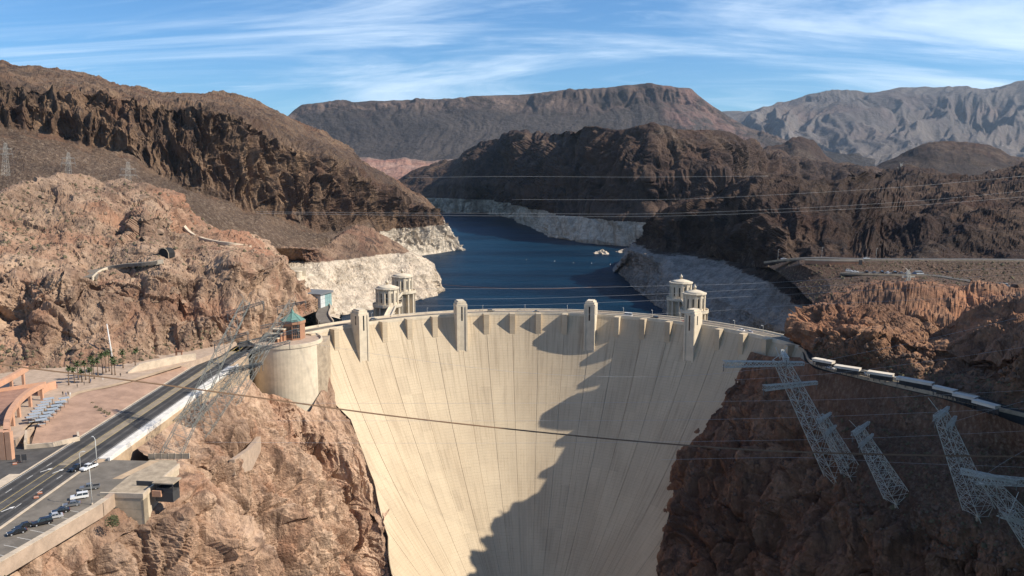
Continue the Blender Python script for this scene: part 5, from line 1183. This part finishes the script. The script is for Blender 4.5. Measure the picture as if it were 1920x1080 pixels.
# ---------------------------------------------------------------- lamp posts, barriers
def lamp(loc, h, ang, label, group):
    t = empty('lamp_post', loc, ang, label, 'lamp', group)
    mb = MB(); mb.tube([(0,0,-.1),(0,0,h*.9),(.3,0,h*.97),(1.1,0,h)], [.13,.10,.08,.07], 6); mb.build('pole', M['lamp_white'], t)
    mb = MB(); mb.box(.9,1.7,-.16,.16,h-.12,h+.06); mb.build('lamp_head', M['lamp_white'], t)
    mb = MB(); mb.lathe([(.3,-.12),(.3,.35),(.16,.5)], 8); mb.build('base', M['kerb'], t)
GLP = 'lamp posts by the road and car park'
p = g(182,872); lamp((p.x,p.y,0), 9.5, 2.6, 'lamp post at the lower end of the white parapet', GLP)
p = g(186,945); lamp((-121.4,226.5,0), 11, 2.4, 'lamp post standing among the parked cars by the lot wall', GLP)
p = g(140,880); lamp((-139.0,254,0), 6, .3, 'short lamp post beside the black pickup', GLP)
for i, th in enumerate((-49,-36,-29.5,-22.8,-9.8,0,9.8,22.8,29.5,36,49,56)):
    q = ctr(th, 167.0); lamp((q.x,q.y,.16), 4.2, -R(th)-1.57, f'small lamp post on the dam crest, {ORD[i]} from the teal roofed end', 'lamp posts along the dam crest')
for px_, lb in ((1462,'lamp post at the bend of the upper road'),(1547,'lamp post on the upper road above the curved wall'),(1650,'lamp post on the upper road beyond the curved wall')):
    i = min(range(len(UW)), key=lambda k: abs(proj(np.array(UW[k]))[0]-px_)); q = UW[i]; lamp((q.x,q.y+5.2,q.z+.6), 8, -1.5, lb, 'lamp posts on the upper road')
def barrier(px, py, label):
    c = g(px, py); t = empty('traffic_barrier', (c.x, c.y, -.02), .4, label, 'barrier', 'orange traffic barriers'); t.scale = (.7, .7, .7)
    mb = MB(); mb.prism([(-.9,-.3),(.9,-.3),(.9,.3),(-.9,.3)], 0, .35); mb.build('base', M['orange'], t)
    mb = MB(); mb.box(-.85,.85,-.12,.12,.35,1.0); mb.build('panel', M['orange'], t)
    mb = MB(); mb.box(-.86,.86,-.13,.13,.55,.75); mb.build('white_band', M['paint'], t)
barrier(68,934,'orange traffic barrier on the lot divider'); barrier(75,926,'second orange traffic barrier on the lot divider, nearer the junction'); barrier(28,871,'orange barrier in the middle of the road junction'); barrier(35,867,'orange barrier beside the dark board at the junction')
c = g(40,868); sg = empty('sign_board', (c.x, c.y, -.02), .2, 'dark double sign board on legs at the road junction', 'sign')
for s in (-1, 1):
    mb = MB(); mb.box(s*.95-.75,s*.95+.75,-.06,.06,.9,2.9); mb.build('board', M['steel_dark'], sg)
    for q in (-.5, .5): mb = MB(); mb.box(s*.95+q-.05,s*.95+q+.05,-.05,.05,0,.9); mb.build('leg', M['steel_dark'], sg)
# ---------------------------------------------------------------- people (a few pixels tall)
def person_mesh(pose):
    V = [(0,0,.95),(0,0,1.15),(0,0,1.38),(0,0,1.50),(0,0,1.62),(0,0,1.74), (.10,0,.90),(.12,.05*pose,.50),(.12,-.08*pose,.06),(.14,.06,.03), (-.10,0,.90),(-.12,-.10*pose,.50),(-.12,.14*pose,.06),(-.14,.22*pose+.08,.03), (.19,0,1.40),(.25,.04,1.12),(.26,.14*pose,.86), (-.19,0,1.40),(-.25,-.02,1.12),(-.26,-.1*pose,.86)]
    E_ = [(0,1),(1,2),(2,3),(3,4),(4,5),(0,6),(6,7),(7,8),(8,9),(0,10),(10,11),(11,12),(12,13),(2,14),(14,15),(15,16),(2,17),(17,18),(18,19)]
    rad = [.16,.15,.17,.07,.11,.09,.11,.08,.05,.05,.11,.08,.05,.05,.08,.055,.045,.08,.055,.045]
    me = bpy.data.meshes.new('person_body'); me.from_pydata(V, E_, []); me.update(); return me, rad
for i, (px_, py_, cl_, lb) in enumerate(((118,741,'dark','person in dark clothes walking on the plaza beside the shades'),(124,743,'blue','person in blue next to the walkers on the plaza walk'),(128,741,'dark','person in dark clothes in the small group on the plaza walk'),(132,743,'white','person in white at the edge of the group on the plaza walk'),(107,727,'red','person in red near the short salmon wall'),(226,706,'dark','person in dark clothes alone on the paving before the tan wall'),(158,722,'dark','person in dark clothes beneath the palms'),(170,717,'blue','person in blue beneath the palms'),(193,713,'white','person in white beneath the palms'),(145,726,'dark','person in dark clothes at the foot of the first palms'))):
    me, rad = person_mesh(1 if i % 2 else .4); c = g(px_, py_, zp); o = link('person', me, M['cloth_'+cl_], None, (c.x, c.y, zp-.02), i*1.3)
    md = o.modifiers.new('skin', 'SKIN')
    if not me.skin_vertices: me.attributes  # layer is made by the modifier's default
    if me.skin_vertices:
        for k, v in enumerate(me.skin_vertices[0].data): v.radius = (rad[k], rad[k]); 
        me.skin_vertices[0].data[0].use_root = True
    o.modifiers.new('sub', 'SUBSURF').levels = 1
    tag(o, lb, 'person')
# ---------------------------------------------------------------- palms and shrubs
def palm_meshes(seed, h):
    r_ = random.Random(seed); mb = MB(); bx, by_ = r_.uniform(-.4,.4), r_.uniform(-.4,.4)
    pts = [(bx*(k/6)**2, by_*(k/6)**2, h*k/6-.1) for k in range(7)]; mb.tube(pts, [.34,.26,.22,.20,.19,.19,.22], 7); trunk = mb.mesh('trunk')
    top = Vector(pts[-1]); mb = MB(); dry = MB()
    for k in range(44):
        dryf = k < 10; m = dry if dryf else mb
        az = r_.uniform(0, 6.283); el = r_.uniform(-1.2,-.6) if dryf else r_.uniform(-.55, 1.3); L = r_.uniform(1.3,1.7) if dryf else r_.uniform(1.7,2.4); w = .34
        p = top.copy(); d = Vector((math.cos(az)*math.cos(el), math.sin(az)*math.cos(el), math.sin(el))); s = Vector((-math.sin(az), math.cos(az), 0)); vs = []; n = 5
        for j in range(n+1):
            t = j/n; ww = w*math.sin(math.pi*min(1, .12+t*.95))**.7*(1-.2*t)
            vs += [p-s*ww-Vector((0,0,ww*.5)), p, p+s*ww-Vector((0,0,ww*.5))]; p = p+d*(L/n); d = (d+Vector((0,0,-.26))).normalized()
        fs = []
        for j in range(n): fs += [(j*3,j*3+1,j*3+4,j*3+3),(j*3+1,j*3+2,j*3+5,j*3+4)]
        m.add(vs, fs)
    return trunk, mb.mesh('crown'), dry.mesh('dry_skirt')
PV = [palm_meshes(s_, h_) for s_, h_ in ((1,6.2),(2,7.6),(3,8.8),(4,5.0))]
for m_ in PV: m_[0].materials.append(M['trunk']); m_[1].materials.append(M['frond']); m_[2].materials.append(M['frond_dry'])
for i, (px_, py_, k) in enumerate(((129,722,1),(140,718,0),(147,712,1),(154,716,3),(161,712,1),(168,718,0),(173,706,2),(177,710,1),(184,706,1),(193,700,2),(199,698,2),(205,696,2),(210,702,1),(216,703,0),(231,690,1),(254,687,1))):
    c = g(px_, py_, zp); t = empty('palm_tree', (c.x, c.y, zp-.02), i*2.1, 'palm tree with bushy green crown in the grove on the plaza', 'tree', 'palms on the plaza')
    if px_ > 220: t['label'] = 'lone palm tree between the grove and the kiosk, by the cliff' if px_ > 240 else 'palm standing apart just past the grove, before the tan wall'
    for nm, m_ in zip(('trunk','crown','dry_skirt'), PV[k]): link(nm, m_, None, t)
def shrub(loc, r, h, label, n=240, seed=1, mat='leaf', group=None):
    r_ = random.Random(seed); t = empty('desert_shrub', loc, 0, label, 'shrub', group); st = MB(); lf = MB()
    for k in range(7):
        a = r_.uniform(0,6.28); e = Vector((math.cos(a)*r*.6, math.sin(a)*r*.6, h*r_.uniform(.5,.9))); st.bar((0,0,-.3), e, .07, 4, .03)
    for k in range(n):
        a = r_.uniform(0,6.28); q = r_.random()**.5; zz = r_.random(); rr = r*q*math.sqrt(max(.05, 1-(zz*1.1-.35)**2))*(1+.25*math.sin(3*a+seed)); c = Vector((math.cos(a)*rr, math.sin(a)*rr, h*zz))
        u = Vector((r_.gauss(0,1), r_.gauss(0,1), r_.gauss(0,1))).normalized(); v = u.orthogonal().normalized(); s = r_.uniform(.10,.22)*(.6+.4*r)
        lf.add([c-u*s, c+v*s*.6, c+u*s, c-v*s*.6], [(0,1,2,3)])
    st.build('stem', M['bark'], t); lf.build('foliage', M[mat], t)
c = g(207,968,-2); shrub((-113.5,222,-4.5), 1.9, 3.0, 'green desert shrub on the red rock below the pale retaining wall', 420, 3)
shrub((-121.5,184,-3.5), 2.2, 3.2, 'green shrub at the cliff edge under the lot wall', 420, 4)
for i, (a, b) in enumerate(((172,757),(180,764),(188,768),(196,772),(203,776))):
    c = g(a, b, 1.3); shrub((c.x, c.y, .9), .9, 1.1, f'low green shrub on the gravel bank, {ORD[4-i]} from the road kerb', 90, 20+i, 'leaf', 'shrubs on the gravel bank')
# ---------------------------------------------------------------- scattered scrub and stones on the slopes
def scatter(name, terr, count, size, mat, zmin, seed, stone=False, kind='stuff'):
    G, Z, N = TERR[terr]; rs = np.random.RandomState(seed); pr = proj(G)
    ok = (Z > zmin) & (N[..., 2] > .35) & (pr[..., 0] > -40) & (pr[..., 0] < 1960) & (pr[..., 1] < 1110) & (G[..., 2] > -1 if terr != 'right_canyon_wall' else G[..., 2] > -999)
    ii = np.argwhere(ok); 
    if len(ii) == 0: return
    ii = ii[rs.randint(0, len(ii), count)]; P = G[ii[:, 0], ii[:, 1]]; S = size*rs.lognormal(0, .45, count)
    V = []; Fc = []
    if stone:
        base = np.array([(1,0,0),(0,1,0),(-1,0,0),(0,-1,0),(.45,.45,.8),(-.5,.4,.7),(-.3,-.55,.85),(.5,-.4,.6)]); fc = [(0,1,4),(1,5,4),(1,2,5),(2,6,5),(2,3,6),(3,7,6),(3,0,7),(0,4,7),(4,5,6,7)]
    else:
        base = np.array([(1,0,.25),(.3,.9,.2),(-.8,.5,.3),(-.9,-.5,.2),(.2,-1,.25),(.45,.2,.95),(-.35,.3,1.0),(-.1,-.5,.9),(0,0,1.25)]); fc = [(0,1,5),(1,6,5),(1,2,6),(2,3,6),(3,7,6),(3,4,7),(4,0,7),(0,5,7),(5,6,8),(6,7,8),(7,5,8)]
    for k in range(count):
        b = base*(1+rs.uniform(-.3, .3, base.shape)); a = rs.uniform(0, 6.28); ca, sa = math.cos(a), math.sin(a)
        b = np.stack([b[:, 0]*ca-b[:, 1]*sa, b[:, 0]*sa+b[:, 1]*ca, b[:, 2]-.25], -1)*S[k]+P[k]
        o = len(V); V += b.tolist(); Fc += [tuple(o+q for q in f) for f in fc]
    me = bpy.data.meshes.new(name); me.from_pydata(V, [], Fc); me.update(); o = link(name, me, mat); o['kind'] = kind
    o['label'] = {'scrub': 'sparse low desert scrub dotted over the slope', 'stones': 'loose stones and boulders scattered over the slope'}[name.split('.')[0]]; o['category'] = name.split('.')[0]
M['scrub'] = flat_mat('dry_scrub', (.115, .098, .058), .95, .35, 3)
M['stone'] = flat_mat('loose_stone', (.24, .165, .115), .95, .3, 6)
M['stone_dark'] = flat_mat('loose_stone_dark', (.13, .085, .062), .95, .3, 8)
scatter('scrub', 'left_ridge', 5200, 1.0, M['scrub'], .45, 1); scatter('stones', 'left_ridge', 3800, 1.1, M['stone_dark'], .3, 2, True)
scatter('scrub', 'left_hillside', 2200, .55, M['scrub'], .2, 3); scatter('stones', 'left_hillside', 3400, .7, M['stone'], .05, 4, True)
scatter('scrub', 'left_canyon_wall', 1300, .32, M['scrub'], .05, 5); scatter('stones', 'left_canyon_wall', 2600, .4, M['stone'], .0, 6, True)
scatter('scrub', 'right_outcrop_and_bench', 1800, .45, M['scrub'], .3, 7); scatter('stones', 'right_outcrop_and_bench', 1800, .6, M['stone_dark'], .1, 8, True)
scatter('scrub', 'right_canyon_wall', 1500, .35, M['scrub'], .3, 9); scatter('stones', 'right_canyon_wall', 2000, .5, M['stone_dark'], .1, 10, True)
scatter('scrub', 'right_dark_hill', 3000, 1.2, M['scrub'], .2, 11)
# ---------------------------------------------------------------- air
hz = MB(); hz.box(-14000, 14000, -600, 19500, -206, 1900); ho = hz.build('haze'); ho['kind'] = 'stuff'; ho['label'] = 'thin blue desert haze in the distance'; ho['category'] = 'haze'
hm = bpy.data.materials.new('haze_air'); hm.use_nodes = True; hm.node_tree.nodes.clear()
pv = hm.node_tree.nodes.new('ShaderNodeVolumePrincipled'); pv.inputs['Color'].default_value = (.58, .78, 1.0, 1); pv.inputs['Density'].default_value = 1.4e-5; pv.inputs['Anisotropy'].default_value = .2
mo = hm.node_tree.nodes.new('ShaderNodeOutputMaterial'); hm.node_tree.links.new(pv.outputs[0], mo.inputs['Volume']); ho.data.materials.append(hm)
